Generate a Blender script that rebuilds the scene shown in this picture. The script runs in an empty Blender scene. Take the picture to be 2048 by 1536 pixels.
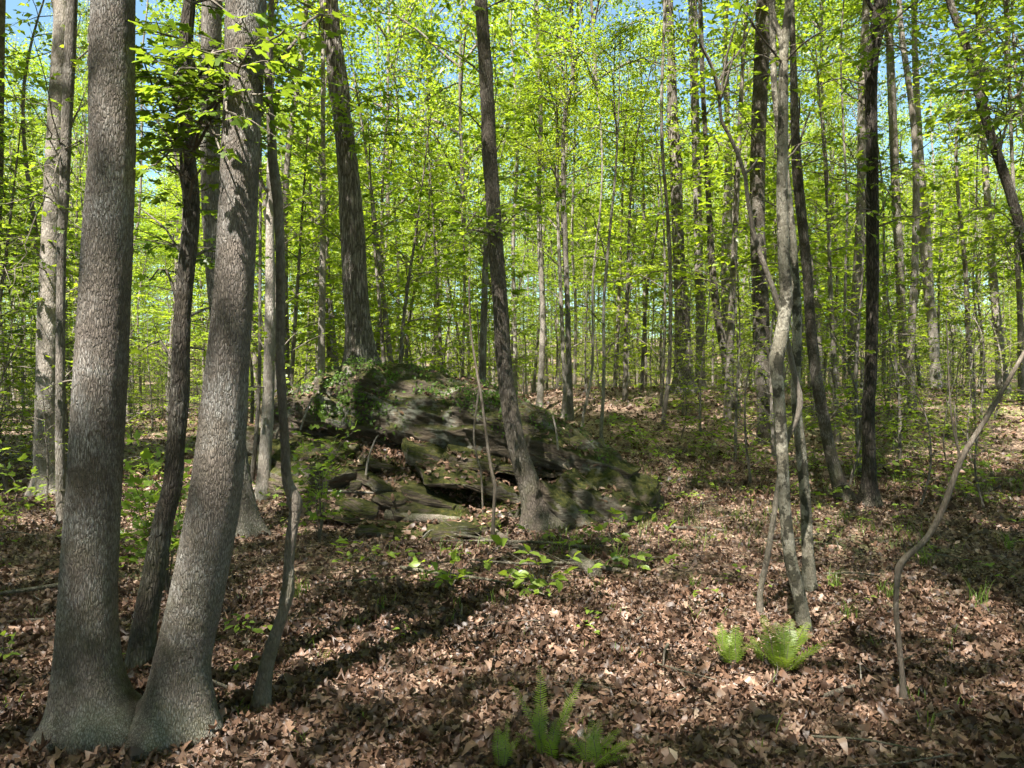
import bpy, math, random
import numpy as np
from mathutils import Vector, Matrix

# ------------------------------------------------------------------ camera, world, sun
S = bpy.context.scene
C = S.collection
F = 1490.0          # focal length in photo pixels
EYE = 1.5
cam_d = bpy.data.cameras.new('camera'); cam = bpy.data.objects.new('camera', cam_d); C.objects.link(cam)
cam.location = (0, 0, EYE); cam.rotation_euler = (math.radians(90), 0, 0)
cam_d.sensor_width = 36; cam_d.lens = 36 * F / 2048; cam_d.clip_start = 0.05; cam_d.clip_end = 2000
S.camera = cam

SUN_EL = math.radians(57)
SUN_V = Vector((-0.36, -0.74, 0)).normalized()          # horizontal direction towards the sun
SUN_V = Vector((SUN_V.x * math.cos(SUN_EL), SUN_V.y * math.cos(SUN_EL), math.sin(SUN_EL)))
w = bpy.data.worlds.new('World'); S.world = w; w.use_nodes = True
nt = w.node_tree; nt.nodes.clear()
sky = nt.nodes.new('ShaderNodeTexSky'); sky.sky_type = 'NISHITA'; sky.sun_disc = False
sky.sun_elevation = SUN_EL; sky.sun_rotation = math.atan2(SUN_V.x, SUN_V.y)
sky.air_density = 1.0; sky.dust_density = 1.6; sky.ozone_density = 1.0
bg = nt.nodes.new('ShaderNodeBackground'); bg.inputs[1].default_value = 0.072
wo = nt.nodes.new('ShaderNodeOutputWorld')
tint = nt.nodes.new('ShaderNodeMix'); tint.data_type = 'RGBA'; tint.blend_type = 'MULTIPLY'; tint.inputs[0].default_value = 1; tint.inputs[7].default_value = (0.88, 1.04, 0.98, 1)
nt.links.new(sky.outputs[0], tint.inputs[6]); nt.links.new(tint.outputs[2], bg.inputs[0]); nt.links.new(bg.outputs[0], wo.inputs[0])
sun_d = bpy.data.lights.new('sun', 'SUN'); sun_d.energy = 5.0; sun_d.angle = math.radians(0.55); sun_d.color = (1, 0.95, 0.87)
sun = bpy.data.objects.new('sun', sun_d); C.objects.link(sun)
sun.rotation_euler = SUN_V.to_track_quat('Z', 'Y').to_euler(); sun.location = (0, 0, 40)
S.view_settings.view_transform = 'Standard'; S.view_settings.look = 'None'
S.view_settings.gamma = 1; S.view_settings.use_curve_mapping = False
S.view_settings.exposure = 2.15
S.cycles.max_bounces = 4; S.cycles.diffuse_bounces = 3; S.cycles.glossy_bounces = 1
S.cycles.transmission_bounces = 2; S.cycles.transparent_max_bounces = 2
S.cycles.sample_clamp_indirect = 4; S.cycles.caustics_reflective = False; S.cycles.caustics_refractive = False
S.cycles.use_adaptive_sampling = True; S.cycles.adaptive_threshold = 0.03

# ------------------------------------------------------------------ noise
_r = np.random.RandomState(7)
_perm = np.concatenate([_r.permutation(256)] * 3)
_g = _r.normal(size=(256, 3)); _g /= np.linalg.norm(_g, axis=1)[:, None]
def noise3(p):
    p = np.asarray(p, float); i = np.floor(p).astype(int); f = p - i; i = i & 255
    u = f * f * f * (f * (f * 6 - 15) + 10); out = 0
    for dx in (0, 1):
        for dy in (0, 1):
            for dz in (0, 1):
                h = _perm[_perm[_perm[(i[..., 0] + dx) & 255] + ((i[..., 1] + dy) & 255)] + ((i[..., 2] + dz) & 255)]
                g = _g[h]
                d = g[..., 0] * (f[..., 0] - dx) + g[..., 1] * (f[..., 1] - dy) + g[..., 2] * (f[..., 2] - dz)
                wx = u[..., 0] if dx else 1 - u[..., 0]; wy = u[..., 1] if dy else 1 - u[..., 1]; wz = u[..., 2] if dz else 1 - u[..., 2]
                out = out + d * wx * wy * wz
    return out * 1.5
def fbm(p, o=4):
    p = np.asarray(p, float); a = 1; s = 0
    for k in range(o):
        s = s + a * noise3(p); p = p * 2.03 + 11.7; a *= 0.5
    return s
def sm(t):
    t = np.clip(t, 0, 1); return t * t * (3 - 2 * t)

# ------------------------------------------------------------------ terrain
def H(x, y, fine=True):
    x = np.asarray(x, float); y = np.asarray(y, float)
    z = 1.30 * sm((y - 8.2) / 14.5) * sm((x + 3.5) / 6.0)
    z = z + 0.35 * sm((y - 10) / 14.0) * sm((-x - 2) / 3)
    z = z + 1.75 * np.exp(-((x + 2.3) / 2.1) ** 2 - ((y - 11.9) / 1.75) ** 2)
    z = z + 0.42 * np.exp(-((x + 1.6) / 1.5) ** 2 - ((y - 9.2) / 0.9) ** 2)
    z = z + 0.07 * np.exp(-((x + 1.68) / .42) ** 2 - ((y - 3.22) / .35) ** 2)
    z = z - 0.30 * sm((y - 30) / 30) + 9.0 * sm((y - 62) / 80)
    if fine:
        q = np.stack([x * 0.35, y * 0.35, x * 0 + 3.1], -1)
        z = z + 0.10 * noise3(q) * sm((np.hypot(x, y) - 2) / 5)
        q = np.stack([x * 1.7, y * 1.7, x * 0 + 9.1], -1)
        z = z + 0.035 * noise3(q)
    return z
def P(px, py, d):
    return np.array([(px - 1024) / F * d, d, EYE + (768 - py) / F * d])
def G(px, py, dmin=2.0, dmax=60):
    ds = np.arange(dmin, dmax, 0.02)
    x = (px - 1024) / F * ds; z = EYE + (768 - py) / F * ds
    hit = np.nonzero(z < H(x, ds))[0]
    d = ds[hit[0]] if len(hit) else dmax
    x = (px - 1024) / F * d
    return np.array([x, d, float(H(x, d))])

LIT = [(620, 1190, 2.8), (800, 1200, 2.8), (980, 1210, 2.8), (1160, 1210, 2.8), (1320, 1210, 2.2), (560, 1110, 2.4), (560, 1060, 2.0), (90, 1180, 2.2), (1440, 1330, 3.6), (1560, 1330, 3.6), (1850, 1390, 2.4), (700, 1420, .9), (1150, 1500, 3.0), (1300, 830, 2), (1950, 850, 2.2), (1300, 1060, 1.6), (1570, 1020, 2.0)]
LIT_XY = [(*G(a, b), r) for a, b, r in LIT] + [(-1.9, 3.3, 1.4, 1.7), (-1.3, 3.3, 2.4, 1.7), (-2.4, 11.9, 3.5, 2.4), (-6.1, 9.9, 2.0, 2.2), (-2.5, 5.4, .8, 2.2), (1.65, 4.5, 1.2, 1.8)]
def in_lane(x, y, h0, h1, r=1.0):
    """would a crown between heights h0 and h1 at (x, y) shade one of the sunny spots?"""
    k = 1 / math.tan(SUN_EL); sx, sy = SUN_V.x / math.cos(SUN_EL) * k, SUN_V.y / math.cos(SUN_EL) * k
    for q in LIT_XY:
        a = np.array([q[0] + sx * h0, q[1] + sy * h0]); b = np.array([q[0] + sx * h1, q[1] + sy * h1]); p = np.array([x, y])
        t = np.clip((p - a) @ (b - a) / ((b - a) @ (b - a)), 0, 1)
        if np.linalg.norm(p - a - t * (b - a)) < r * q[3]: return True
    return False

# ------------------------------------------------------------------ mesh helpers
def mk_mesh(name, V, Fs, mats, var=None, smooth=True, mi=None):
    """V (n,3); Fs list of (k,3)/(k,4) int arrays; var per-face float; mi per-face material index"""
    if not isinstance(Fs, (list, tuple)): Fs = [Fs]
    Fs = [f for f in Fs if len(f)]
    me = bpy.data.meshes.new(name)
    me.vertices.add(len(V)); me.vertices.foreach_set('co', np.asarray(V, np.float32).ravel())
    nl = sum(f.size for f in Fs); nf = sum(len(f) for f in Fs)
    me.loops.add(nl); me.polygons.add(nf)
    me.loops.foreach_set('vertex_index', np.concatenate([f.ravel() for f in Fs]).astype(np.int32))
    tot = np.concatenate([np.full(len(f), f.shape[1]) for f in Fs]).astype(np.int32)
    st = np.concatenate([[0], np.cumsum(tot)[:-1]]).astype(np.int32)
    me.polygons.foreach_set('loop_start', st)
    try: me.polygons.foreach_set('loop_total', tot)
    except Exception: pass
    if smooth: me.polygons.foreach_set('use_smooth', np.ones(nf, bool))
    if mi is not None: me.polygons.foreach_set('material_index', np.asarray(mi, np.int32))
    if var is not None:
        a = me.attributes.new('var', 'FLOAT', 'FACE'); a.data.foreach_set('value', np.asarray(var, np.float32))
    for m in (mats if isinstance(mats, (list, tuple)) else [mats]): me.materials.append(m)
    me.update(calc_edges=True); return me
class Acc:
    def __init__(s): s.V = []; s.T = []; s.Q = []; s.n = 0; s.vt = []; s.vq = []; s.mt = []; s.mq = []
    def add(s, V, Fc, var=None, m=0):
        if len(Fc) == 0: return
        v = np.full(len(Fc), 0.5) if var is None else np.asarray(var)
        if Fc.shape[1] == 3: s.T.append(Fc + s.n); s.vt.append(v); s.mt.append(np.full(len(Fc), m))
        else: s.Q.append(Fc + s.n); s.vq.append(v); s.mq.append(np.full(len(Fc), m))
        s.V.append(V); s.n += len(V)
    def mesh(s, name, mats, smooth=True, origin=None):
        V = np.concatenate(s.V)
        if origin is not None: V = V - np.asarray(origin)
        Fs = []; var = []; mi = []
        if s.T: Fs.append(np.concatenate(s.T)); var += s.vt; mi += s.mt
        if s.Q: Fs.append(np.concatenate(s.Q)); var += s.vq; mi += s.mq
        return mk_mesh(name, V, Fs, mats, np.concatenate(var), smooth, np.concatenate(mi))
def link(name, me, parent=None, loc=None, **props):
    o = bpy.data.objects.new(name, me); C.objects.link(o)
    if parent is not None: o.parent = parent
    if loc is not None: o.location = loc
    for k, v in props.items(): o[k] = v
    return o
def thing(name, loc, label, cat, group=None):
    o = bpy.data.objects.new(name, None); C.objects.link(o); o.empty_display_size = 0.2
    o.location = [float(v) for v in loc]; o['label'] = label; o['category'] = cat
    if group: o['group'] = group
    return o

def catmull(K, n):
    K = np.asarray(K, float); m = len(K)
    if m == 2:
        t = np.linspace(0, 1, n)[:, None]; return K[0] * (1 - t) + K[1] * t
    E = np.vstack([2 * K[0] - K[1], K, 2 * K[-1] - K[-2]])
    L = np.concatenate([[0], np.cumsum(np.maximum(np.linalg.norm(np.diff(K[:, :3], axis=0), axis=1), 1e-6))])
    s = np.linspace(0, L[-1], n); i = np.clip(np.searchsorted(L, s, side='right') - 1, 0, m - 2)
    t = ((s - L[i]) / (L[i + 1] - L[i]))[:, None]
    a, b, c, d = E[i], E[i + 1], E[i + 2], E[i + 3]
    return 0.5 * (2 * b + (c - a) * t + (2 * a - 5 * b + 4 * c - d) * t * t + (-a + 3 * b - 3 * c + d) * t ** 3)
def tube(pts, rad, sides=6, disp=None, cap=True):
    pts = np.asarray(pts, float); n = len(pts); rad = np.asarray(rad, float)
    T = np.gradient(pts, axis=0); T /= np.linalg.norm(T, axis=1)[:, None] + 1e-9
    mt = T.mean(0); ref = np.array([0, 1, 0]) if abs(mt[2]) > 0.75 * np.linalg.norm(mt) else np.array([0, 0, 1.0])
    A = np.cross(ref, T); A /= np.linalg.norm(A, axis=1)[:, None] + 1e-9
    B = np.cross(T, A)
    th = np.linspace(0, 2 * math.pi, sides, endpoint=False)
    D = A[:, None, :] * np.cos(th)[None, :, None] + B[:, None, :] * np.sin(th)[None, :, None]
    R = np.repeat(rad[:, None], sides, 1)
    if disp is not None: R = R + disp(pts[:, None, :] + D * R[..., None], th[None, :], R)
    V = (pts[:, None, :] + D * R[..., None]).reshape(-1, 3)
    i = np.arange(n - 1)[:, None] * sides; j = np.arange(sides)[None, :]; k = (j + 1) % sides
    Q = np.stack([i + j, i + k, i + sides + k, i + sides + j], -1).reshape(-1, 4)
    return V, Q

# ------------------------------------------------------------------ materials
def new_mat(name):
    m = bpy.data.materials.new(name); m.use_nodes = True; m.node_tree.nodes.clear(); return m, m.node_tree
class NT:
    def __init__(s, t): s.t = t
    def n(s, kind, ins=None, **kw):
        x = s.t.nodes.new(kind)
        for k, v in kw.items(): setattr(x, k, v)
        if ins:
            for k, v in ins.items():
                if hasattr(v, 'is_output') or isinstance(v, bpy.types.NodeSocket): s.t.links.new(v, x.inputs[k])
                else: x.inputs[k].default_value = v
        return x
    def ramp(s, f, stops, interp='LINEAR'):
        x = s.t.nodes.new('ShaderNodeValToRGB'); x.color_ramp.interpolation = interp
        e = x.color_ramp.elements
        while len(e) < len(stops): e.new(0.5)
        for i, (p, c) in enumerate(stops):
            e[i].position = p; e[i].color = (*c, 1) if len(c) == 3 else c
        s.t.links.new(f, x.inputs[0]); return x.outputs[0]
    def mix(s, f, a, b, mode='MIX'):
        x = s.t.nodes.new('ShaderNodeMix'); x.data_type = 'RGBA'; x.blend_type = mode
        for k, v in ((0, f), (6, a), (7, b)):
            if isinstance(v, bpy.types.NodeSocket): s.t.links.new(v, x.inputs[k])
            else: x.inputs[k].default_value = v if not isinstance(v, tuple) or len(v) == 4 else (*v, 1)
        return x.outputs[2]
    def math(s, op, a, b=0.0, clamp=False):
        x = s.t.nodes.new('ShaderNodeMath'); x.operation = op; x.use_clamp = clamp
        for k, v in ((0, a), (1, b)):
            if isinstance(v, bpy.types.NodeSocket): s.t.links.new(v, x.inputs[k])
            else: x.inputs[k].default_value = v
        return x.outputs[0]
    def obj(s, scale=(1, 1, 1)):
        c = s.n('ShaderNodeTexCoord'); m = s.n('ShaderNodeMapping'); m.inputs['Scale'].default_value = scale
        s.t.links.new(c.outputs['Object'], m.inputs[0]); return m.outputs[0]
    def noise(s, vec, scale, detail=4, rough=0.6, dist=0.0):
        x = s.n('ShaderNodeTexNoise', {'Vector': vec, 'Scale': scale, 'Detail': detail, 'Roughness': rough, 'Distortion': dist}); return x.outputs['Fac']
    def vor(s, vec, scale, feature='F1', out='Distance', rnd=1.0):
        x = s.n('ShaderNodeTexVoronoi', feature=feature); s.t.links.new(vec, x.inputs['Vector']); x.inputs['Scale'].default_value = scale
        x.inputs['Randomness'].default_value = rnd; return x.outputs[out]
    def out(s, sh):
        o = s.n('ShaderNodeOutputMaterial'); s.t.links.new(sh, o.inputs[0])

def leaf_material(name, dark, light, trans_gain=1.7, yellow=(1.15, 1.0, 0.6), gloss=0.03):
    m, t = new_mat(name); k = NT(t)
    v = k.n('ShaderNodeAttribute', attribute_name='var').outputs['Fac']
    oi = k.n('ShaderNodeObjectInfo').outputs['Random']
    f = k.math('ADD', k.math('MULTIPLY', v, 0.55), k.math('MULTIPLY', oi, 0.45), True)
    col = k.ramp(f, [(0.0, dark), (1.0, light)])
    tr = k.mix(1.0, col, tuple(trans_gain * c for c in yellow), 'MULTIPLY')
    d = k.n('ShaderNodeBsdfDiffuse', {'Color': col}).outputs[0]
    tl = k.n('ShaderNodeBsdfTranslucent', {'Color': tr}).outputs[0]
    mx = k.n('ShaderNodeMixShader', {0: 0.52}); t.links.new(d, mx.inputs[1]); t.links.new(tl, mx.inputs[2])
    g = k.n('ShaderNodeBsdfGlossy', {'Roughness': 0.42, 'Color': (1, 1, 1, 1)}).outputs[0]
    m2 = k.n('ShaderNodeMixShader', {0: gloss}); t.links.new(mx.outputs[0], m2.inputs[1]); t.links.new(g, m2.inputs[2])
    k.out(m2.outputs[0]); return m
M_LEAF = leaf_material('spring_leaf', (0.095, 0.160, 0.014), (0.26, 0.300, 0.024), 2.05, (1.02, 1.06, 0.64))
M_MAPLE = leaf_material('maple_leaf', (0.070, 0.140, 0.015), (0.165, 0.245, 0.024), 2.0)
M_CREEP = leaf_material('creeper_leaf', (0.040, 0.100, 0.020), (0.130, 0.205, 0.035), 1.3, (1, 1, 0.8), 0.012)
M_SEED = leaf_material('seedling_leaf', (0.130, 0.215, 0.028), (0.250, 0.330, 0.050), 1.7, (1.1, 1, 0.6), 0.03)
M_FERN = leaf_material('fern_leaf', (0.110, 0.185, 0.022), (0.220, 0.290, 0.040), 1.6, (1.1, 1, 0.6), 0.02)
M_GRASS = leaf_material('grass_blade', (0.080, 0.150, 0.025), (0.200, 0.260, 0.050), 1.4, (1.1, 1, 0.6), 0.02)

def litter_material():
    m, t = new_mat('dead_leaf'); k = NT(t)
    v = k.n('ShaderNodeAttribute', attribute_name='var').outputs['Fac']
    col = k.ramp(v, [(0.0, (0.034, 0.020, 0.013)), (0.25, (0.080, 0.044, 0.028)), (0.5, (0.165, 0.096, 0.062)), (0.72, (0.29, 0.182, 0.126)),
                     (0.9, (0.43, 0.31, 0.235)), (1.0, (0.52, 0.41, 0.31))])
    nz = k.noise(k.obj(), 22, 3)
    col = k.mix(0.55, col, k.ramp(nz, [(0.3, (0.45, 0.42, 0.40)), (0.7, (1.2, 1.15, 1.1))]), 'MULTIPLY')
    d = k.n('ShaderNodeBsdfDiffuse', {'Color': col, 'Roughness': 0.6}).outputs[0]
    tl = k.n('ShaderNodeBsdfTranslucent', {'Color': col}).outputs[0]
    mx = k.n('ShaderNodeMixShader', {0: 0.15}); t.links.new(d, mx.inputs[1]); t.links.new(tl, mx.inputs[2])
    g = k.n('ShaderNodeBsdfGlossy', {'Roughness': 0.5}).outputs[0]
    m2 = k.n('ShaderNodeMixShader', {0: 0.045}); t.links.new(mx.outputs[0], m2.inputs[1]); t.links.new(g, m2.inputs[2])
    k.out(m2.outputs[0]); return m
M_LITTER = litter_material()

def ground_material():
    m, t = new_mat('forest_soil'); k = NT(t); o = k.obj()
    c1 = k.vor(o, 34, out='Color'); c1 = k.n('ShaderNodeSeparateColor', {0: c1}).outputs[0]
    col = k.ramp(c1, [(0, (0.050, 0.030, 0.020)), (0.4, (0.13, 0.08, 0.055)), (0.8, (0.26, 0.17, 0.12)), (1, (0.38, 0.28, 0.20))])
    big = k.noise(o, 0.45, 5)
    col = k.mix(k.ramp(big, [(0.52, (0, 0, 0)), (0.66, (0.7, 0.7, 0.7))]), col, (0.07, 0.10, 0.022))
    h = k.math('ADD', k.vor(o, 16), k.noise(o, 40, 3))
    b = k.n('ShaderNodeBump', {'Height': h, 'Strength': 0.9, 'Distance': 0.03}).outputs[0]
    p = k.n('ShaderNodeBsdfPrincipled', {'Base Color': col, 'Roughness': 0.95, 'Normal': b}); k.out(p.outputs[0]); return m
M_GROUND = ground_material()

def bark_material(name, base, dark, pale, pale_amt=0.5, ratio=6.0, freq=34.0, moss=0.0, bump=0.8, spots=0.0, crack=1.0, rings=0.0):
    m, t = new_mat(name); k = NT(t)
    o = k.obj(); st = k.obj((1, 1, 1 / ratio))
    wob = k.n('ShaderNodeTexNoise', {'Vector': st, 'Scale': freq * 0.35, 'Detail': 3.0}).outputs['Color']
    vec = k.n('ShaderNodeVectorMath', {0: st}, operation='ADD')
    sc = k.n('ShaderNodeVectorMath', {0: wob}, operation='SCALE'); sc.inputs['Scale'].default_value = 2.2 / freq
    t.links.new(sc.outputs[0], vec.inputs[1]); sv = vec.outputs[0]
    e = k.vor(sv, freq, 'DISTANCE_TO_EDGE')
    fur = k.ramp(e, [(0.0, (0, 0, 0)), (0.22, (1, 1, 1))])
    fine = k.noise(sv, freq * 2.4, 5, 0.7)
    col = k.mix(k.ramp(fine, [(0.35, (0, 0, 0)), (0.7, (1, 1, 1))]), dark, base)
    col = k.mix(1.0, col, k.ramp(k.noise(k.obj((1, 1, .5)), 2.6, 6, 0.7), [(0.36, (0.60, 0.58, 0.55)), (0.5, (1.0, 1.0, 1.0)), (0.64, (1.5, 1.5, 1.52))]), 'MULTIPLY')
    if pale_amt:
        pl = k.noise(o, 4.0, 6, 0.7); pl2 = k.noise(sv, freq * 1.3, 3, 0.7)
        f = k.math('MULTIPLY', k.ramp(pl, [(0.45, (0, 0, 0)), (0.62, (1, 1, 1))]), k.ramp(pl2, [(0.40, (0, 0, 0)), (0.58, (1, 1, 1))]))
        f = k.math('MULTIPLY', f, pale_amt); col = k.mix(f, col, pale)
    if spots:
        sp = k.noise(k.obj((1, 1, 0.7)), 13, 5, 0.6); f = k.math('MULTIPLY', k.ramp(sp, [(0.51, (0, 0, 0)), (0.56, (1, 1, 1))]), spots)
        col = k.mix(f, col, tuple(0.35 * c for c in dark))
    if rings:
        rg = k.noise(k.obj((0.4, 0.4, 9)), 3, 3, 0.6); f = k.math('MULTIPLY', k.ramp(rg, [(0.5, (0, 0, 0)), (0.66, (1, 1, 1))]), rings)
        col = k.mix(f, col, dark)
    col = k.mix(k.math('MULTIPLY', k.math('SUBTRACT', 1.0, fur), crack, True), col, tuple(0.45 * c for c in dark))
    if moss:
        z = k.n('ShaderNodeSeparateXYZ', {0: o}).outputs[2]
        hz = k.math('SUBTRACT', 1.0, k.math('MULTIPLY', z, 0.85), True)
        mn = k.noise(o, 4.5, 5, 0.7)
        f = k.math('MULTIPLY', k.ramp(mn, [(0.42, (0, 0, 0)), (0.62, (1, 1, 1))]), k.math('ADD', k.math('MULTIPLY', hz, moss), moss * 0.25))
        col = k.mix(f, col, (0.055, 0.062, 0.020))
    h = k.math('ADD', k.math('MULTIPLY', fur, 0.8), k.math('MULTIPLY', fine, 0.7))
    b = k.n('ShaderNodeBump', {'Height': h, 'Strength': bump, 'Distance': 0.012}).outputs[0]
    p = k.n('ShaderNodeBsdfPrincipled', {'Base Color': col, 'Roughness': 0.88, 'Normal': b}); p.inputs['Specular IOR Level'].default_value = 0.25
    k.out(p.outputs[0]); return m
B_TWIN = bark_material('furrowed_bark', (0.245, 0.205, 0.172), (0.105, 0.087, 0.072), (0.42, 0.41, 0.385), 0.85, 4.6, 125, 0.42, 0.65, 0, 0.7)
B_MID = bark_material('grey_bark', (0.24, 0.21, 0.18), (0.13, 0.11, 0.09), (0.40, 0.38, 0.35), 0.6, 7, 70, 0.3, 0.8, 0, 0.7)
B_ROUGH = bark_material('shaggy_bark', (0.27, 0.235, 0.20), (0.11, 0.09, 0.075), (0.42, 0.40, 0.37), 0.5, 9, 26, 0.15, 1.0)
B_PALE = bark_material('pale_bark', (0.31, 0.275, 0.235), (0.19, 0.162, 0.135), (0.46, 0.44, 0.40), 0.6, 3, 45, 0.2, 0.5, 0.25, 0.35)
B_LICHEN = bark_material('lichen_bark', (0.29, 0.26, 0.20), (0.13, 0.115, 0.085), (0.50, 0.465, 0.385), 0.8, 2.0, 60, 0.25, 0.4, 0.95, 0.2, 0.3)
B_BROWN = bark_material('brown_bark', (0.155, 0.128, 0.102), (0.08, 0.064, 0.05), (0.33, 0.30, 0.27), 0.45, 6, 70, 0.35, 0.8, 0, 0.8)
B_DARK = bark_material('dark_bark', (0.085, 0.068, 0.054), (0.035, 0.028, 0.022), (0.18, 0.165, 0.145), 0.25, 5, 40, 0.2, 1.0)
B_DARKPATCH = bark_material('dark_mossy_bark', (0.115, 0.092, 0.072), (0.045, 0.036, 0.028), (0.36, 0.33, 0.29), 0.7, 5, 75, 0.5, 0.8, 0, 0.6)
B_SAP = bark_material('sapling_bark', (0.21, 0.18, 0.145), (0.12, 0.098, 0.078), (0.33, 0.31, 0.27), 0.4, 3, 60, 0.45, 0.4, 0.3, 0.35)
B_TAN = bark_material('tan_smooth_bark', (0.160, 0.130, 0.100), (0.095, 0.075, 0.056), (0.36, 0.32, 0.27), 0.4, 4, 60, 0.0, 0.35, 0.1, 0.2)
B_WOOD = bark_material('weathered_wood', (0.27, 0.235, 0.19), (0.13, 0.105, 0.08), (0.40, 0.37, 0.33), 0.4, 1, 45, 0.5, 0.7, 0.2, 0.6)
B_FAR = bark_material('distant_bark', (0.20, 0.172, 0.142), (0.12, 0.10, 0.08), (0.45, 0.43, 0.40), 0.6, 5, 26, 0.0, 0.6, 0.0, 0.5)

def rock_material(name, mossy=1.0, bias=0.0, lich=1.0):
    m, t = new_mat(name); k = NT(t); o = k.obj()
    gn = k.n('ShaderNodeNewGeometry'); nz = k.n('ShaderNodeSeparateXYZ', {0: gn.outputs['Normal']}).outputs[2]
    strat = k.n('ShaderNodeMapping', {'Vector': o}); strat.inputs['Rotation'].default_value = (0.15, 0.36, 0); strat.inputs['Scale'].default_value = (1, 1, 5)
    s1 = k.noise(strat.outputs[0], 2.2, 6, 0.65, 0.4)
    col = k.ramp(s1, [(0.25, (0.035, 0.028, 0.021)), (0.45, (0.085, 0.068, 0.050)), (0.62, (0.135, 0.105, 0.075)), (0.8, (0.11, 0.07, 0.045))])
    li = k.noise(o, 2.1, 7, 0.62, 0.3); lf = k.ramp(li, [(0.50, (0, 0, 0)), (0.56, (1, 1, 1))])
    li2 = k.noise(o, 14, 4, 0.6); lf = k.math('MULTIPLY', lf, k.ramp(li2, [(0.38, (0.1, 0.1, 0.1)), (0.52, (1, 1, 1))]))
    col = k.mix(k.math('MULTIPLY', lf, lich), col, (0.25, 0.255, 0.205))
    mo = k.noise(o, 2.6, 7, 0.68)
    f = k.math('ADD', k.math('MULTIPLY', nz, 0.26), mo)
    f = k.ramp(f, [(0.55 + bias, (0, 0, 0)), (0.66 + bias, (1, 1, 1))])
    mc = k.ramp(k.noise(o, 19, 4), [(0.3, (0.020, 0.026, 0.007)), (0.55, (0.060, 0.062, 0.013)), (0.75, (0.14, 0.115, 0.030))])
    col = k.mix(k.math('MULTIPLY', f, mossy), col, mc)
    h = k.math('ADD', k.math('MULTIPLY', k.noise(strat.outputs[0], 6, 8, 0.7), 1.4), k.math('MULTIPLY', k.noise(o, 45, 4, 0.7), 0.35))
    b = k.n('ShaderNodeBump', {'Height': h, 'Strength': 0.9, 'Distance': 0.06}).outputs[0]
    p = k.n('ShaderNodeBsdfPrincipled', {'Base Color': col, 'Roughness': 0.92, 'Normal': b}); p.inputs['Specular IOR Level'].default_value = 0.25
    k.out(p.outputs[0]); return m
M_ROCK = rock_material('lichened_rock', 0.9, 0.05, 0.7); M_MOSSROCK = rock_material('mossy_rock', 1.0, 0.0, 0.35)

# ------------------------------------------------------------------ leaf templates
def tpl_diamond(): return np.array([[0, 0, 0], [.45, .30, .07], [1, 0, -.12], [.45, -.30, .07]], float), np.array([[0, 2, 1], [0, 3, 2]])
def tpl_ovate():
    V = np.array([[0, 0, 0], [.28, .24, .07], [.62, .25, .05], [1, 0, -.14], [.62, -.25, .05], [.28, -.24, .07], [.45, 0, .0]], float)
    return V, np.array([[0, 6, 1], [1, 6, 2], [2, 6, 3], [3, 6, 4], [4, 6, 5], [5, 6, 0]])
def tpl_maple():
    pol = [(-175, .30), (-140, .52), (-105, .42), (-72, .78), (-62, .62), (-38, .46), (-12, .95), (0, 1.0), (12, .95), (38, .46), (62, .62), (72, .78), (105, .42), (140, .52), (175, .30)]
    V = [[.0, 0, 0]] + [[r * math.cos(math.radians(a)) * .62, r * math.sin(math.radians(a)) * .62, -.10 * r * r + (.05 if i % 2 else 0)] for i, (a, r) in enumerate(pol)]
    V = np.array(V); V[:, 0] += .3
    n = len(pol); return V, np.array([[0, i, i + 1] for i in range(1, n)])
def tpl_oak(seed):
    r = np.random.RandomState(seed); n = 6; V = []; 
    xs = np.linspace(0, 1, n); wd = np.array([.02, .20, .11, .27, .13, .03]) * r.uniform(.8, 1.25, n)
    c1, c2, tw = r.uniform(-.8, 1.4), r.uniform(-.6, 2.2), r.uniform(-2, 2)
    for x, q in zip(xs, wd):
        for s in (-1, 0, 1):
            y = s * q; z = c1 * (x - .5) ** 2 * 1.0 + c2 * y * y * 5 + tw * (x - .5) * y + (.02 * r.normal())
            V.append([x - .5, y, z])
    Fc = []
    for i in range(n - 1):
        a = i * 3
        for b in (0, 1): Fc += [[a + b, a + b + 3, a + b + 1], [a + b + 1, a + b + 3, a + b + 4]]
    return np.array(V), np.array(Fc)
def tpl_curl(seed):
    r = np.random.RandomState(seed + 50); c1, c2, tw = r.uniform(-1, 1.6), r.uniform(-1, 2.6), r.uniform(-2, 2)
    V = []
    for x, q in ((0, .04), (.35, .27), (.7, .23), (1, .03)):
        for s in (-1, 1):
            y = s * q; V.append([x - .5, y, c1 * (x - .5) ** 2 + c2 * y * y * 3 + tw * (x - .5) * y])
    V = np.array(V); return V, np.array([[0, 2, 1], [1, 2, 3], [2, 4, 3], [3, 4, 5], [4, 6, 5], [5, 6, 7]])
def unit(v): return v / (np.linalg.norm(v, axis=-1, keepdims=True) + 1e-9)
def place(tpl, pos, dr, nr, size):
    V, Fc = tpl; dr = unit(dr); y = unit(np.cross(nr, dr)); z = np.cross(dr, y)
    R = np.stack([dr, y, z], -1)                      # columns
    W = np.einsum('nij,tj->nti', R, V) * np.asarray(size)[:, None, None] + pos[:, None, :]
    Fo = (Fc[None] + (np.arange(len(pos)) * len(V))[:, None, None]).reshape(-1, 3)
    return W.reshape(-1, 3), Fo, len(Fc)
class Leaves:
    def __init__(s): s.p = []; s.d = []; s.n = []; s.s = []
    def add(s, p, d, n, sz): s.p.append(p); s.d.append(d); s.n.append(n); s.s.append(sz)
    def cat(s): return [np.concatenate(q) for q in (s.p, s.d, s.n, s.s)]
    def into(s, acc, tpl, rng, m=0, lo=0, hi=1):
        p, d, n, sz = s.cat(); W, Fo, k = place(tpl, p, d, n, sz)
        v = np.clip(rng.beta(2, 2, len(p)) * (hi - lo) + lo, 0, 1); acc.add(W, Fo, np.repeat(v, k), m)

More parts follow.
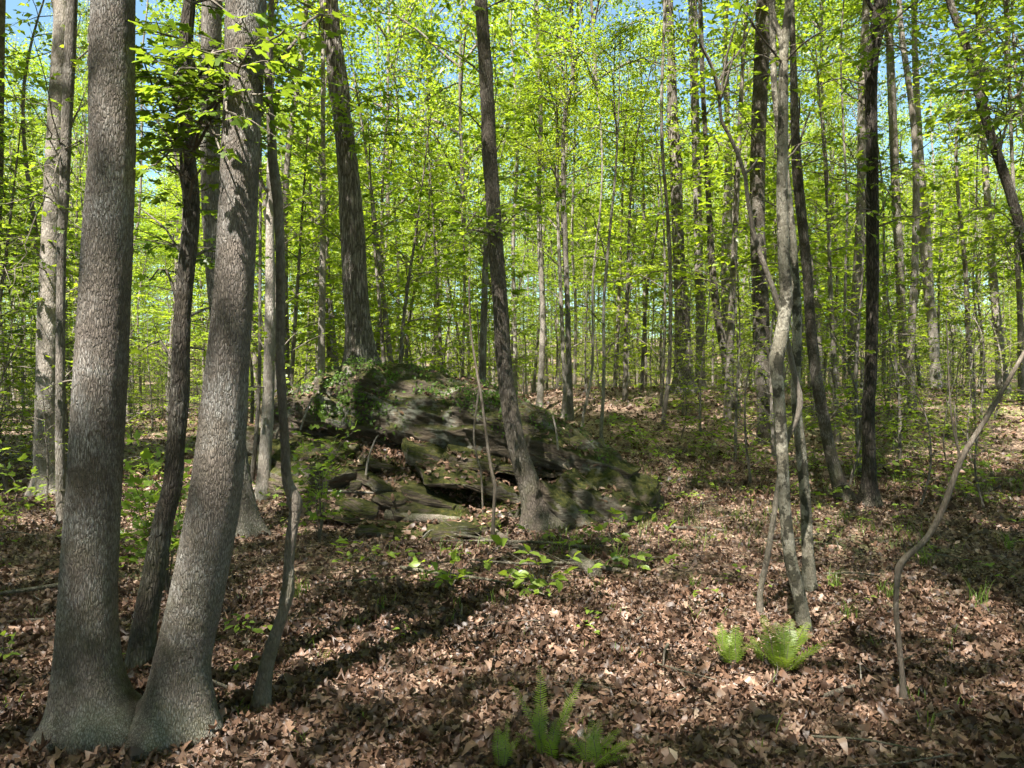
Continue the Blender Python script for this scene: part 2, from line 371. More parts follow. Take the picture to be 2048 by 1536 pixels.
def leafy_branch(a, b, rng, r0, twl, lsz, L, W, tw_step=0.16, lf_step=0.07, bend=0.12, start=0.2, sides=4, droop=-0.15, jit=0.35, thin=0.004):
    """branch from a to b with side twigs carrying leaves, all roughly in one tilted plane"""
    a = np.asarray(a, float); b = np.asarray(b, float); ln = np.linalg.norm(b - a)
    mid = (a + b) / 2 + np.array([0, 0, bend * ln]) + rng.normal(0, .05 * ln, 3)
    n = max(5, int(ln / 0.15)); pts = catmull([a, mid, b], n); pts[1:-1] += rng.normal(0, .008 * ln, (n - 2, 3))
    V, Q = tube(pts, np.linspace(r0, thin, n), sides); W.add(V, Q, m=0)
    cnt = max(2, int(ln * (1 - start) / tw_step)); dirm = unit(b - a)
    side = unit(np.cross(dirm, [0, 0, 1])); sg = 1
    for t in np.linspace(start, 1.0, cnt):
        i = min(n - 1, int(t * (n - 1))); o = pts[i]
        l = twl * (1.05 - 0.65 * t) * rng.uniform(.6, 1.25)
        if t > .97: td = dirm
        else: td = unit(dirm * rng.uniform(.35, .9) + side * sg + np.array([0, 0, rng.normal(0.0, .22)]))
        sg = -sg
        e = o + td * l + np.array([0, 0, droop * l])
        m2 = max(3, int(l / .2)); tp = catmull([o, (o + e) / 2 + [0, 0, .06 * l], e], m2)
        V, Q = tube(tp, np.linspace(thin * .9, thin * .35, m2), 3); W.add(V, Q, m=0)
        k = max(3, int(l / lf_step)); tt = rng.uniform(.12, 1.02, k); tt[-1] = 1
        lp = o[None] * (1 - tt[:, None]) + e[None] * tt[:, None]; lp[:, 2] += .06 * l * 4 * tt * (1 - tt) * .5
        ss = np.where(np.arange(k) % 2 == 0, 1.0, -1.0)[:, None]; tside = unit(np.cross(td, [0, 0, 1]))
        ld = td[None] * .6 + tside[None] * ss * rng.uniform(.4, 1.1, (k, 1)) + rng.normal(0, .22, (k, 3)) + [0, 0, -.22]
        ld[-1] = td
        nr = np.array([0, 0, 1.0]) + rng.normal(0, jit, (k, 3))
        L.add(lp, ld, nr, lsz * rng.uniform(.65, 1.2, k))

# ------------------------------------------------------------------ shared crowns
def gen_canopy(seed, h=9.0, rad=3.2, limbs=13, lsz=0.16, per=15, dens=1.0):
    rng = np.random.RandomState(seed); L = Leaves(); W = Acc(); 
    top = np.array([rng.normal(0, .4), rng.normal(0, .4), h]); ax = catmull([[0, 0, 0], [rng.normal(0, .25), rng.normal(0, .25), h * .5], top], 12)
    V, Q = tube(ax, np.linspace(.07, .012, 12), 6); W.add(V, Q)
    az = rng.uniform(0, 6)
    for i in range(limbs):
        t = (i + .5) / limbs; az += 2.4 + rng.normal(0, .4)
        o = ax[int(t * 11)]; R = rad * (0.45 + 0.9 * math.sin(math.pi * min(1, t * 0.9 + .12))) * rng.uniform(.55, 1.2) * (1 if t < .8 else .6)
        el = rng.uniform(.15, .9); d = np.array([math.cos(az) * math.cos(el), math.sin(az) * math.cos(el), math.sin(el)])
        e = o + d * R; pts = catmull([o, o + d * R * .5 + [0, 0, .12 * R], e + rng.normal(0, .1 * R, 3)], 8)
        V, Q = tube(pts, np.linspace(.045, .008, 8), 4); W.add(V, Q)
        for j in range(6):
            q = pts[min(7, 2 + j)]; sd = unit(d * .5 + rng.normal(0, .65, 3) + [0, 0, .1]); l = R * rng.uniform(.22, .5)
            f = q + sd * l; V, Q = tube([q, (q + f) / 2 + rng.normal(0, .05, 3), f], [.012, .009, .004], 3); W.add(V, Q)
            for kk in range(4):
                if rng.rand() > dens: continue
                c = q + sd * l * rng.uniform(.35, 1.1) + rng.normal(0, .22, 3); n = rng.poisson(per)
                if n < 1: continue
                p = c + rng.normal(0, 1, (n, 3)) * [.34, .34, .14]
                dd = rng.normal(0, 1, (n, 3)); dd[:, 2] = -.25 + .3 * dd[:, 2]
                L.add(p, dd, np.array([0, 0, 1.0]) + rng.normal(0, .5, (n, 3)), lsz * rng.uniform(.6, 1.25, n))
    return W, L
def gen_under(seed, h=6.5, spread=1.9, limbs=24, lsz=0.085, low=0.16, dens=1.0, jt=.28):
    rng = np.random.RandomState(seed); L = Leaves(); W = Acc()
    K = [[0, 0, -.15], [rng.normal(0, .08), rng.normal(0, .08), h * .3], [rng.normal(0, .22), rng.normal(0, .22), h * .65], [rng.normal(0, .4), rng.normal(0, .4), h]]
    ax = catmull(K, 22); r0 = .012 + .006 * h
    V, Q = tube(ax, np.linspace(r0, .006, 22), 7); T = Acc(); T.add(V, Q)
    az = rng.uniform(0, 6)
    for i in range(limbs):
        t = low + (1 - low) * (i + rng.uniform(0, .8)) / limbs; az += 2.4 + rng.normal(0, .5)
        k = min(21, int(t * 21)); o = ax[k]; R = spread * (1.1 - .75 * t) * rng.uniform(.5, 1.15)
        el = rng.uniform(.0, .55); d = np.array([math.cos(az) * math.cos(el), math.sin(az) * math.cos(el), math.sin(el)])
        leafy_branch(o, o + d * R, rng, .008 + .004 * (1 - t), R * .42, lsz, L, W, tw_step=.17 / dens, lf_step=.05, start=.22, jit=jt)
    return T, W, L
rs = np.random.RandomState(5)
CANOPY = []
for i in range(6):
    W, L = gen_canopy(100 + i, 9.0, 3.1 + .2 * (i % 3), 13 + i % 3)
    a = Acc(); L.into(a, tpl_diamond(), np.random.RandomState(i))
    CANOPY.append((W.mesh('crown_branches', [B_FAR]), a.mesh('crown', [M_LEAF])))
DENSE = []  # thicker crowns, only for the unseen trees that shade the ground
for i in range(3):
    W, L = gen_canopy(160 + i, 9.0, 3.3, 14, lsz=.21, per=32, dens=.62)
    a = Acc(); L.into(a, tpl_diamond(), np.random.RandomState(i)); DENSE.append((W.mesh('crown_branches', [B_FAR]), a.mesh('crown', [M_LEAF])))
UNDER = []
for i in range(10):
    T, W, L = gen_under(200 + i, [6.5, 7.5, 5.0, 8.0, 4.2, 6.0, 3.0, 9.5, 11, 12.5][i], [1.9, 2.1, 1.6, 2.2, 1.5, 1.8, 1.2, 2.4, 2.5, 2.6][i], [26, 28, 20, 30, 18, 24, 14, 30, 32, 34][i], [.105, .115, .095, .12, .085, .11, .07, .145, .15, .155][i], .12 if i < 7 else .22, 1.55 if i < 7 else 1.3)
    a = Acc(); L.into(a, tpl_diamond() if i != 6 else tpl_ovate(), np.random.RandomState(i + 40))
    UNDER.append((T.mesh('understory_trunk', [B_FAR]), W.mesh('twigs', [B_SAP]), a.mesh('crown', [M_LEAF])))

# ------------------------------------------------------------------ ground
def build_ground():
    n = 310; u = np.linspace(-1, 1, n); k = 5.2
    sx = np.sinh(u * k) / math.sinh(k) * 420; sy = np.sinh(u * k) / math.sinh(k) * 420 + 6
    X, Y = np.meshgrid(sx, sy); Z = H(X, Y)
    V = np.stack([X, Y, Z], -1).reshape(-1, 3)
    i = np.arange(n - 1)[:, None] * n; j = np.arange(n - 1)[None]
    Q = np.stack([i + j, i + j + 1, i + n + j + 1, i + n + j], -1).reshape(-1, 4)
    g = link('ground', mk_mesh('ground', V, Q, M_GROUND)); g['kind'] = 'structure'; return g
GROUND = build_ground()

# ------------------------------------------------------------------ hand-placed trees
def bark_disp(amp, f=34.0, ratio=6.0, lump=0.04, seed=0.0):
    def d(p, th, R):
        q = p * np.array([f, f, f / ratio]) + seed; n = noise3(q) + .35 * noise3(q * 2.3 + 5)
        rid = np.clip(np.abs(n) * 3.2, 0, 1)
        lo = noise3(p * np.array([4, 4, 1.6]) + seed + 3)
        return amp * (rid - 1) + R * lump * lo
    return d
def hand_tree(name, label, pts, mat, h=15, flare=0.5, amp=None, crown=None, d=None, lean=0.0, cat='tree', group=None, dip=0.2, lobes=5, crown_z=None, topdir=None, extend=True, curve=None, base_r=None):
    """pts: (px, py, width px) from the top of the frame down to the foot of the trunk"""
    bx, by, _ = pts[-1]
    g = G(bx, by) if d is None else np.array([(bx - 1024) / F * d, d, float(H((bx - 1024) / F * d, d))])
    D = g[1]; loc = g.copy()
    K = []
    zs = [768 - p[1] for p in pts]
    for (px, py, wd) in pts[::-1]:
        dd = D + lean * max(0, (by - py)) / F * D
        K.append([*P(px, py, dd), wd * {'bent_sapling': .72, 'lichen_tree': .9}.get(name, 1) / 2 / F * dd * math.cos(math.atan((px - 1024) / F))])
    K[0][2] = min(K[0][2], g[2] + .02)
    K = np.array(K)
    fv = K[1] - K[0]
    foot = K[0].copy(); foot[:3] -= fv[:3] / np.linalg.norm(fv[:3]) * dip; K = np.vstack([foot, K])
    vis_top = K[-1].copy()
    step = max(0.009, D * 0.0024)
    length = np.linalg.norm(np.diff(K[:, :3], axis=0), axis=1).sum()
    n = int(length / step) + 4; n = min(n, 700)
    A = catmull(K, n)
    r_mean = K[1:, 3].mean(); sides = int(np.clip(2 * math.pi * r_mean / step, 9, 150))
    rr = np.maximum(A[:, 3], .003)
    z0 = g[2]
    if amp is None: amp = min(.006, r_mean * .05)
    bd = bark_disp(amp, 95 if mat is B_TWIN else 52 if r_mean > .06 else 60, 5 if mat is B_TWIN else 7, .05, seed=bx * .01)
    def disp(p, th, R):
        hgt = np.clip(p[..., 2] - z0, 0, None)
        fl = flare * np.exp(-hgt / (1.5 * r_mean + .04)) * (0.7 + .28 * np.cos(lobes * th + 1.3 + bx) + .2 * np.cos(3 * th + bx))
        return bd(p, th, R) + R * fl
    acc = Acc(); V, Q = tube(A[:, :3], rr, sides, disp); acc.add(V, Q)
    T = thing(name, loc, label, cat, group)
    tops = A[-1]
    if extend:
        td = unit(A[-1, :3] - A[-8, :3]) if topdir is None else unit(np.array(topdir, float))
        up = np.array([0, 0, 1.0]); left = h - tops[2]
        if left > .5:
            m = 14; E = [tops[:3].copy()]; dcur = td.copy()
            for q in range(m):
                dcur = unit(dcur * .86 + up * .14); E.append(E[-1] + dcur * left / m)
            E = np.array(E); R2 = np.linspace(tops[3], tops[3] * .28, m + 1)
            V, Q = tube(E, R2, max(8, min(24, sides // 3))); acc.add(V, Q)
    else: E = A[-6:, :3]; left = 0
    link('trunk', acc.mesh('trunk', [mat], origin=loc), T)
    if crown is not None and left > .5:
        idx, sc = crown[0], crown[1]
        czf = .35 if crown_z is None else crown_z
        i0 = int(czf * (len(E) - 1)); base = E[i0]
        for nm, me in (('branches', CANOPY[idx][0]), ('crown', CANOPY[idx][1])):
            o = link(nm, me, T, base - loc); o.scale = (sc, sc, sc * (h - base[2]) / (9.0 * sc) if sc > 0 else 1); o.rotation_euler = (0, 0, bx * .37)
    return T, K, loc, A
def at_trunk(A, z):
    i = int(np.argmin(np.abs(A[:, 2] - z))); return A[i, :3].copy()

HT = {}
def T_(key, *a, **k): HT[key] = hand_tree(*a, **k)
T_('A', 'large_tree', 'thick grey furrowed trunk standing upright, left one of the twin stems joined at the foot', [(226, 0, 92), (224, 150, 95), (225, 300, 98), (217, 450, 104), (209, 600, 107), (200, 768, 112), (188, 968, 114), (177, 1168, 121), (176, 1318, 132), (183, 1400, 150), (190, 1450, 185)], B_TWIN, 19, .38, .0022, (0, .6), crown_z=.6, d=3.12, lobes=4)
T_('B', 'large_tree', 'thick grey furrowed trunk leaning right, right one of the twin stems joined at the foot', [(492, 0, 82), (488, 150, 80), (481, 300, 80), (474, 450, 82), (466, 600, 84), (452, 768, 92), (433, 968, 107), (398, 1168, 108), (364, 1318, 114), (355, 1400, 135), (345, 1450, 165)], B_TWIN, 19, .42, .0022, (1, .6), crown_z=.6, d=3.16, lobes=4)
T_('C', 'crooked_sapling', 'crooked brown sapling with a knobbly kink, in front of the right twin trunk', [(516, 0, 15), (520, 50, 18), (534, 100, 22), (537, 175, 15), (542, 250, 17), (546, 325, 21), (555, 400, 22), (560, 500, 20), (561, 600, 20), (560, 700, 19), (563, 768, 20), (565, 818, 18), (570, 893, 20), (574, 958, 22), (590, 1003, 30), (589, 1030, 24), (583, 1068, 24), (578, 1120, 22), (577, 1168, 26), (572, 1200, 28), (566, 1225, 22), (545, 1290, 28), (531, 1343, 30), (522, 1420, 36)], B_SAP, 6.5, .35, .002, (2, .18), crown_z=.6)
T_('D', 'maple_tree', 'dark patchy thin trunk rising between the twin trunks with leafy maple branches', [(380, 0, 26), (372, 75, 30), (371, 175, 28), (369, 225, 33), (372, 275, 30), (378, 350, 35), (383, 425, 35), (377, 500, 36), (367, 600, 36), (362, 700, 38), (359, 793, 41), (351, 893, 38), (345, 968, 41), (329, 1033, 43), (317, 1093, 46), (304, 1168, 50), (290, 1243, 53), (279, 1335, 58)], B_DARKPATCH, 10, .3, .003, (3, .28), crown_z=.6)
T_('E1', 'pale_tree', 'pale sunlit trunk behind a thinner stem, left of the twin trunks', [(118, 0, 34), (125, 50, 38), (115, 225, 42), (108, 400, 44), (103, 500, 46), (97, 650, 48), (94, 768, 48), (92, 868, 50), (94, 950, 54), (95, 992, 66)], B_PALE, 17, .6, .006, (4, 1.1))
T_('E2', 'slender_tree', 'slender straight grey-brown stem just in front of the pale trunk on the left', [(144, 0, 25), (138, 150, 25), (133, 250, 24), (128, 400, 22), (123, 500, 21), (121, 700, 20), (120, 868, 21), (123, 1048, 22)], B_MID, 12, .3, .003, (5, .6))
T_('F', 'edge_tree', 'grey trunk cut by the left edge of the photo high up', [(3, 0, 18), (0, 200, 18), (-4, 400, 20), (-20, 700, 24), (-45, 930, 30)], B_MID, 14, .3, crown=(0, .8))
T_('G', 'leaning_tree', 'pale leaning trunk with flared sunlit foot, half hidden behind the right twin trunk', [(425, 0, 42), (422, 100, 42), (420, 250, 42), (423, 400, 42), (432, 550, 42), (448, 700, 42), (466, 850, 42), (480, 950, 42), (488, 1020, 52), (490, 1068, 74)], B_MID, 17, .55, .006, (1, 1.0), lobes=6)
T_('H', 'pale_tree', 'whitish mottled trunk between the crooked sapling and the boulder', [(541, 300, 14), (540, 410, 17), (540, 500, 19), (540, 600, 21), (539, 700, 23), (536, 818, 25), (530, 918, 26), (526, 995, 32)], B_PALE, 12, .45, .003, (2, .7))
T_('H2', 'thin_tree', 'thin grey stem close beside the whitish mottled trunk by the boulder', [(520, 600, 7), (519, 750, 8), (514, 850, 9), (510, 900, 10), (503, 970, 11)], B_MID, 9, .2, crown=(3, .35))
T_('I', 'old_tree', 'stout rough tree standing on the hump behind the boulder', [(658, 0, 38), (662, 60, 38), (670, 110, 38), (678, 180, 42), (684, 230, 38), (697, 350, 44), (706, 480, 50), (711, 580, 50), (717, 660, 52), (722, 722, 60)], B_ROUGH, 20, .55, .010, (4, .8), d=11.9, lobes=4, crown_z=.5)
T_('J', 'thin_tree', 'thin pale stem just left of the stout rough tree', [(646, 270, 10), (646, 400, 12), (645, 550, 13), (643, 700, 15), (642, 775, 17)], B_PALE, 14, .2, crown=(5, .7), d=14.0)
T_('K', 'boulder_tree', 'dark leaning trunk rooted against the front of the boulder', [(962, 0, 26), (967, 75, 26), (972, 150, 28), (976, 230, 28), (978, 300, 31), (986, 400, 30), (992, 500, 31), (1000, 600, 31), (1006, 700, 32), (1013, 768, 33), (1022, 830, 36), (1036, 900, 38), (1053, 952, 42), (1070, 1005, 48), (1082, 1045, 62)], B_BROWN, 18, .75, .004, (0, .6), crown_z=.6, d=7.85)
T_('L', 'thin_tree', 'thin mottled pale stem right of the leaning boulder trunk', [(1072, 0, 8), (1079, 130, 9), (1081, 250, 9), (1078, 350, 9), (1080, 500, 11), (1085, 620, 12), (1083, 740, 13), (1078, 826, 16)], B_PALE, 13, .2, crown=(1, .6))
T_('M', 'thin_tree', 'thin wavy brown stem second to the right of the leaning boulder trunk', [(1142, 0, 9), (1144, 100, 8), (1145, 160, 9), (1130, 230, 9), (1126, 330, 9), (1131, 480, 10), (1135, 620, 11), (1138, 740, 12), (1141, 842, 15)], B_MID, 13, .2, crown=(3, .6))
T_('M2', 'thin_tree', 'short whitish stem base lit by sun behind the right end of the boulder', [(1118, 500, 7), (1122, 600, 8), (1126, 700, 9), (1130, 780, 10), (1127, 835, 12)], B_PALE, 9, .2, crown=(2, .4))
T_('O', 'sapling', 'very thin pale sapling with a curved foot behind the right shoulder of the boulder', [(1228, 380, 5), (1218, 480, 6), (1208, 600, 6), (1208, 720, 7), (1206, 800, 7), (1202, 860, 8), (1206, 888, 8)], B_PALE, 8, .1, crown=(4, .3))
T_('P', 'tall_tree', 'tall lumpy grey trunk on the crest, left of a trio of straight stems', [(1335, 0, 22), (1342, 100, 17), (1346, 250, 24), (1352, 320, 27), (1353, 380, 24), (1357, 500, 24), (1365, 640, 31), (1367, 740, 38), (1368, 778, 46)], B_ROUGH, 20, .5, .008, (2, 1.2), d=21)
T_('Q', 'tall_tree', 'straight grey-brown trunk on the crest just right of the lumpy one', [(1385, 0, 18), (1388, 150, 17), (1394, 350, 18), (1397, 500, 18), (1400, 650, 17), (1402, 775, 20)], B_MID, 19, .3, crown=(5, 1.1), d=22)
T_('R', 'thin_tree', 'thin trunk bowing right toward its foot on the leafy rise', [(1402, 60, 10), (1406, 180, 10), (1415, 350, 11), (1422, 500, 14), (1431, 600, 16), (1443, 680, 15), (1457, 750, 14), (1470, 800, 16), (1474, 822, 20)], B_DARKPATCH, 15, .3, crown=(0, .7))
T_('S', 'forked_sapling', 'slim forked sapling bending behind the pale lichen trunk', [(1490, 345, 9), (1496, 400, 9), (1510, 475, 11), (1530, 535, 12), (1550, 590, 12), (1572, 670, 12), (1588, 745, 13), (1600, 803, 14), (1590, 845, 13), (1574, 880, 12), (1558, 960, 12), (1548, 1030, 12), (1534, 1118, 13), (1521, 1180, 13), (1520, 1230, 15)], B_SAP, 6, .2, .001, None, extend=False)
T_('T', 'lichen_tree', 'pale green-grey lichen-blotched slim trunk curving to its foot beside the ferns', [(1580, 0, 20), (1572, 60, 20), (1567, 120, 22), (1566, 250, 24), (1564, 400, 25), (1568, 520, 27), (1572, 600, 29), (1562, 675, 33), (1553, 730, 31), (1558, 793, 26), (1565, 918, 28), (1570, 1018, 28), (1581, 1118, 30), (1599, 1193, 31), (1610, 1268, 34)], B_LICHEN, 12, .2, .0015, (3, .6))
T_('U', 'lichen_tree', 'second lichen-blotched slim trunk directly behind and right of the first', [(1545, 0, 14), (1546, 120, 14), (1553, 220, 15), (1570, 330, 15), (1583, 450, 16), (1590, 550, 20), (1594, 650, 23), (1592, 750, 22), (1591, 793, 22), (1601, 893, 25), (1610, 993, 25), (1615, 1093, 27), (1620, 1184, 34)], B_LICHEN, 12, .35, .0015, (4, .55))
T_('V', 'dark_tree', 'dark mottled trunk bending right to a foot that touches the blackish trunk', [(1585, 60, 12), (1590, 250, 18), (1595, 350, 22), (1605, 450, 21), (1615, 550, 21), (1621, 650, 22), (1632, 750, 24), (1644, 818, 25), (1658, 893, 25), (1673, 950, 29), (1692, 1004, 42)], B_DARKPATCH, 15, .3, .004, (1, .8), lean=.0)
T_('W', 'tall_tree', 'straight dark grey trunk behind the slim lichen-blotched pair', [(1527, 0, 30), (1522, 150, 32), (1516, 300, 31), (1515, 450, 31), (1519, 550, 33), (1524, 700, 35), (1530, 818, 31), (1532, 886, 36)], B_DARKPATCH, 19, .25, .005, (5, 1.2))
T_('X', 'dark_tree', 'straight blackish trunk with a green mossy foot on the right', [(1762, 0, 30), (1754, 60, 31), (1744, 110, 30), (1742, 180, 26), (1744, 300, 25), (1745, 450, 27), (1745, 600, 26), (1741, 750, 26), (1737, 818, 27), (1738, 918, 29), (1738, 970, 34), (1737, 1012, 50)], B_DARK, 16, .35, .004, (2, .9))
T_('Y', 'tall_tree', 'brown-grey trunk on the crest right behind the blackish trunk', [(1778, 60, 16), (1784, 200, 18), (1790, 350, 18), (1797, 500, 19), (1804, 650, 19), (1812, 782, 22)], B_MID, 19, .3, crown=(0, 1.1), d=21)
T_('Z', 'scarred_tree', 'thick pale trunk with a dark scar, half veiled by leaves on the right', [(1836, 250, 16), (1842, 350, 18), (1848, 450, 27), (1853, 520, 24), (1858, 590, 22), (1866, 660, 21), (1872, 780, 24)], B_PALE, 19, .3, crown=(3, 1.1), d=24)
T_('AA', 'arching_tree', 'thin dark trunk slanting from upper centre right out past the right edge', [(1905, 20, 16), (1935, 100, 18), (1955, 175, 20), (1975, 250, 20), (2000, 325, 22), (2025, 400, 22), (2048, 490, 23), (2070, 620, 25), (2085, 780, 28), (2092, 1010, 34)], B_DARKPATCH, 13, .3, crown=(4, .8))
T_('AB', 'pale_tree', 'sunlit pale trunk with a broad foot near the right edge', [(1968, 300, 14), (1975, 400, 15), (1980, 475, 17), (1990, 600, 19), (1999, 690, 21), (2007, 756, 28)], B_PALE, 19, .4, crown=(5, 1.1), d=21)
T_('AC', 'thin_tree', 'thin dark stem right beside the sunlit pale trunk at the right edge', [(2028, 400, 9), (2035, 525, 12), (2040, 640, 12), (2042, 775, 14)], B_MID, 15, .3, crown=(1, .7), d=19)
T_('AD', 'bent_sapling', 'bare sapling with an elbow bend, slanting up to the right edge', [(2100, 610, 12), (2070, 668, 13), (2030, 738, 14), (1975, 833, 16), (1925, 913, 18), (1895, 993, 19), (1875, 1040, 19), (1850, 1080, 18), (1815, 1112, 20), (1798, 1135, 22), (1794, 1165, 18), (1792, 1218, 16), (1799, 1293, 16), (1806, 1368, 18), (1807, 1408, 26)], B_TAN, 5, .4, .0008, (2, .3), crown_z=.6)
T_('N', 'vine', 'thin pale woody vine hanging in front of the boulder, foot on the litter', [(938, 560, 4), (941, 650, 4), (950, 720, 5), (962, 790, 6), (970, 850, 6), (977, 905, 6), (984, 945, 7), (990, 975, 8), (988, 1010, 7), (985, 1080, 9)], B_TAN, 5, .1, .0005, None, extend=False)
T_('N2', 'vine', 'shorter thin brown vine hanging left of the pale one before the boulder', [(955, 620, 3), (958, 700, 3), (957, 780, 4), (948, 860, 4), (951, 900, 4), (962, 950, 4), (966, 1010, 4)], B_SAP, 5, .1, .0005, None, extend=False, d=8.2)

# forks of the forked sapling
def add_limbs(key, paths, mat, name='limb', sides=8):
    T, K, loc, A = HT[key]; d = K[1][1]
    for path in paths:
        pts = np.array([[*P(px, py, d), wd / 2 / F * d] for px, py, wd in path])
        n = 8 * len(path); c = catmull(pts, n); a = Acc(); V, Q = tube(c[:, :3], np.maximum(c[:, 3], .0015), sides); a.add(V, Q)
        link(name, a.mesh(name, [mat], origin=loc), T)
add_limbs('S', [[(1490, 350, 9), (1476, 310, 8), (1458, 270, 7), (1442, 235, 7), (1437, 165, 6)],
                [(1490, 348, 6), (1505, 333, 5), (1515, 318, 4)],
                [(1437, 168, 5), (1422, 125, 4), (1405, 90, 4), (1395, 30, 3), (1388, -20, 3)],
                [(1438, 164, 5), (1455, 130, 4), (1477, 105, 4), (1500, 55, 3), (1515, 5, 3)],
                [(1442, 150, 3), (1500, 120, 3), (1540, 105, 3), (1620, 80, 2)]], B_SAP)
add_limbs('C', [[(537, 100, 8), (525, 60, 7), (517, 20, 6), (505, -30, 5)], [(574, 1005, 12), (596, 1008, 12), (604, 1008, 8)]], B_SAP)
add_limbs('X', [[(1752, 75, 9), (1775, 50, 6), (1800, 30, 4), (1830, 5, 3)], [(1755, 30, 10), (1740, 10, 8), (1728, -15, 6)]], B_DARK)
add_limbs('T', [[(1566, 100, 14), (1560, 70, 13), (1548, 40, 13), (1540, 0, 12)]], B_LICHEN)
add_limbs('AA', [[(1975, 250, 8), (2000, 240, 5), (2040, 225, 4)], [(1958, 180, 6), (1920, 182, 4), (1860, 184, 3)], [(1995, 330, 6), (2010, 260, 5), (2048, 170, 4)]], B_DARKPATCH)
add_limbs('AD', [[(1921, 916, 5), (1905, 850, 4), (1898, 768, 3), (1893, 640, 2)], [(1918, 918, 4), (1912, 860, 3), (1908, 800, 2)]], B_TAN)
add_limbs('I', [[(700, 370, 12), (688, 330, 8), (678, 300, 4)], [(676, 190, 16), (695, 195, 12), (702, 205, 6)]], B_ROUGH)

# ------------------------------------------------------------------ leafy boughs on hand-placed trees
def bough(key, foot, targets, seed, twl, lsz, tpl, mat, r0=.010, indiv=False, twmat=None, **kw):
    """start=(px,py) on the trunk; targets=[(px,py,depth)]"""
    T, K, loc, A = HT[key]; d = K[1][1]; rng = np.random.RandomState(seed)
    L = Leaves(); W = Acc(); a0 = P(foot[0], foot[1], d)
    for (px, py, dd) in targets:
        leafy_branch(a0, P(px, py, dd), rng, r0, twl, lsz, L, W, **kw)
    if twl > 0: pass
    link('bough', W.mesh('bough', [twmat or B_SAP], origin=loc), T)
    if indiv:
        p, dr, nr, sz = L.cat(); v = rng.beta(2, 2, len(p)); V, Fc = tpl
        ms = [mk_mesh('leaf', V, Fc, mat, np.full(len(Fc), q)) for q in (.1, .3, .5, .7, .9)]
        for i in range(len(p)):
            x = unit(dr[i]); y = unit(np.cross(nr[i], x)); z = np.cross(x, y)
            o = link('leaf', ms[min(4, int(v[i] * 5))], T); M = Matrix(np.array([x, y, z]).T.tolist()).to_4x4()
            M.translation = Vector(p[i] - loc); o.matrix_local = M @ Matrix.Scale(float(sz[i]), 4)
    else:
        a = Acc(); L.into(a, tpl, rng); link('foliage', a.mesh('foliage', [mat], origin=loc), T)
MP = tpl_maple(); OV = tpl_ovate()
# maple boughs between and in front of the twin trunks (near)
bough('D', (376, 120), [(300, 60, 3.5), (480, 40, 3.1)], 1, 0.48, .062, MP, M_MAPLE, tw_step=.06, lf_step=.038)
bough('D', (378, 300), [(330, 100, 3.2), (540, 190, 3.0), (560, 70, 3.0)], 2, 0.53, .062, MP, M_MAPLE, tw_step=.06, lf_step=.038)
bough('D', (380, 420), [(300, 290, 3.6), (285, 210, 4.2), (420, 330, 3.6)], 3, 0.48, .062, MP, M_MAPLE, tw_step=.06, lf_step=.038)
bough('D', (370, 520), [(285, 420, 4.2), (440, 470, 4.4), (300, 500, 4.6)], 4, 0.46, .062, MP, M_MAPLE, tw_step=.06, lf_step=.038)
bough('D', (362, 640), [(300, 560, 4.4), (440, 620, 4.6)], 5, .34, .08, MP, M_MAPLE, tw_step=.14, lf_step=.08)
bough('D', (352, 720), [(285, 700, 4.3), (410, 700, 4.4)], 6, .30, .08, MP, M_MAPLE, tw_step=.16, lf_step=.09)
bough('D', (374, 200), [(440, 110, 2.75), (350, 150, 2.9), (470, 230, 2.85), (300, 180, 3.1)], 23, .42, .066, MP, M_MAPLE, tw_step=.06, lf_step=.036)
bough('D', (378, 330), [(310, 330, 3.2), (440, 300, 3.0), (290, 130, 3.4), (500, 100, 2.8)], 24, .42, .066, MP, M_MAPLE, tw_step=.06, lf_step=.036)
bough('C', (560, 120), [(640, 60, 4.4), (600, 200, 4.0)], 7, .35, .075, MP, M_MAPLE, tw_step=.15)
bough('E1', (110, 300), [(40, 180, 8.5), (60, 420, 8.5), (180, 200, 9)], 8, .8, .085, MP, M_MAPLE, tw_step=.16)
bough('E2', (123, 300), [(70, 90, 7.5), (190, 350, 7.4), (30, 560, 7)], 9, .6, .08, MP, M_MAPLE, tw_step=.16)
bough('K', (990, 470), [(905, 420, 6.6), (1075, 430, 6.8), (930, 470, 6.4), (1060, 410, 7.6), (880, 490, 7.4)], 10, .42, .075, OV, M_MAPLE, tw_step=.09, lf_step=.04)
bough('X', (1745, 420), [(1640, 350, 8.6), (1700, 470, 8.0), (1660, 250, 8.8)], 11, .6, .085, OV, M_MAPLE, tw_step=.14, lf_step=.06)
bough('X', (1745, 350), [(1850, 330, 8.6), (1830, 250, 8.4), (1820, 440, 9)], 12, .7, .085, OV, M_MAPLE, tw_step=.12, lf_step=.05)
bough('X', (1752, 75), [(1900, 60, 7.6), (1840, 150, 7.8), (1900, 170, 7.9), (1690, 60, 8.2)], 13, 1.0, .085, OV, M_MAPLE, tw_step=.11, lf_step=.05)
bough('AA', (1990, 300), [(2010, 90, 5.8), (2060, 250, 5.6), (1960, 170, 6.0), (1930, 60, 6.4), (2040, 330, 5.6)], 14, .7, .085, OV, M_MAPLE, tw_step=.10, lf_step=.05)
bough('AA', (2040, 450), [(1900, 470, 7.4), (1960, 560, 7.6), (2030, 560, 7)], 15, .6, .08, OV, M_LEAF, tw_step=.14, lf_step=.06)
bough('I', (690, 300), [(600, 190, 11.0), (760, 210, 11.2), (640, 240, 10.8), (800, 270, 11.4)], 16, 1.1, .11, OV, M_LEAF, tw_step=.13, lf_step=.05)
bough('P', (1352, 400), [(1290, 350, 19.5), (1420, 470, 19.5), (1330, 470, 20)], 17, 1.4, .11, OV, M_LEAF, tw_step=.16, lf_step=.06)
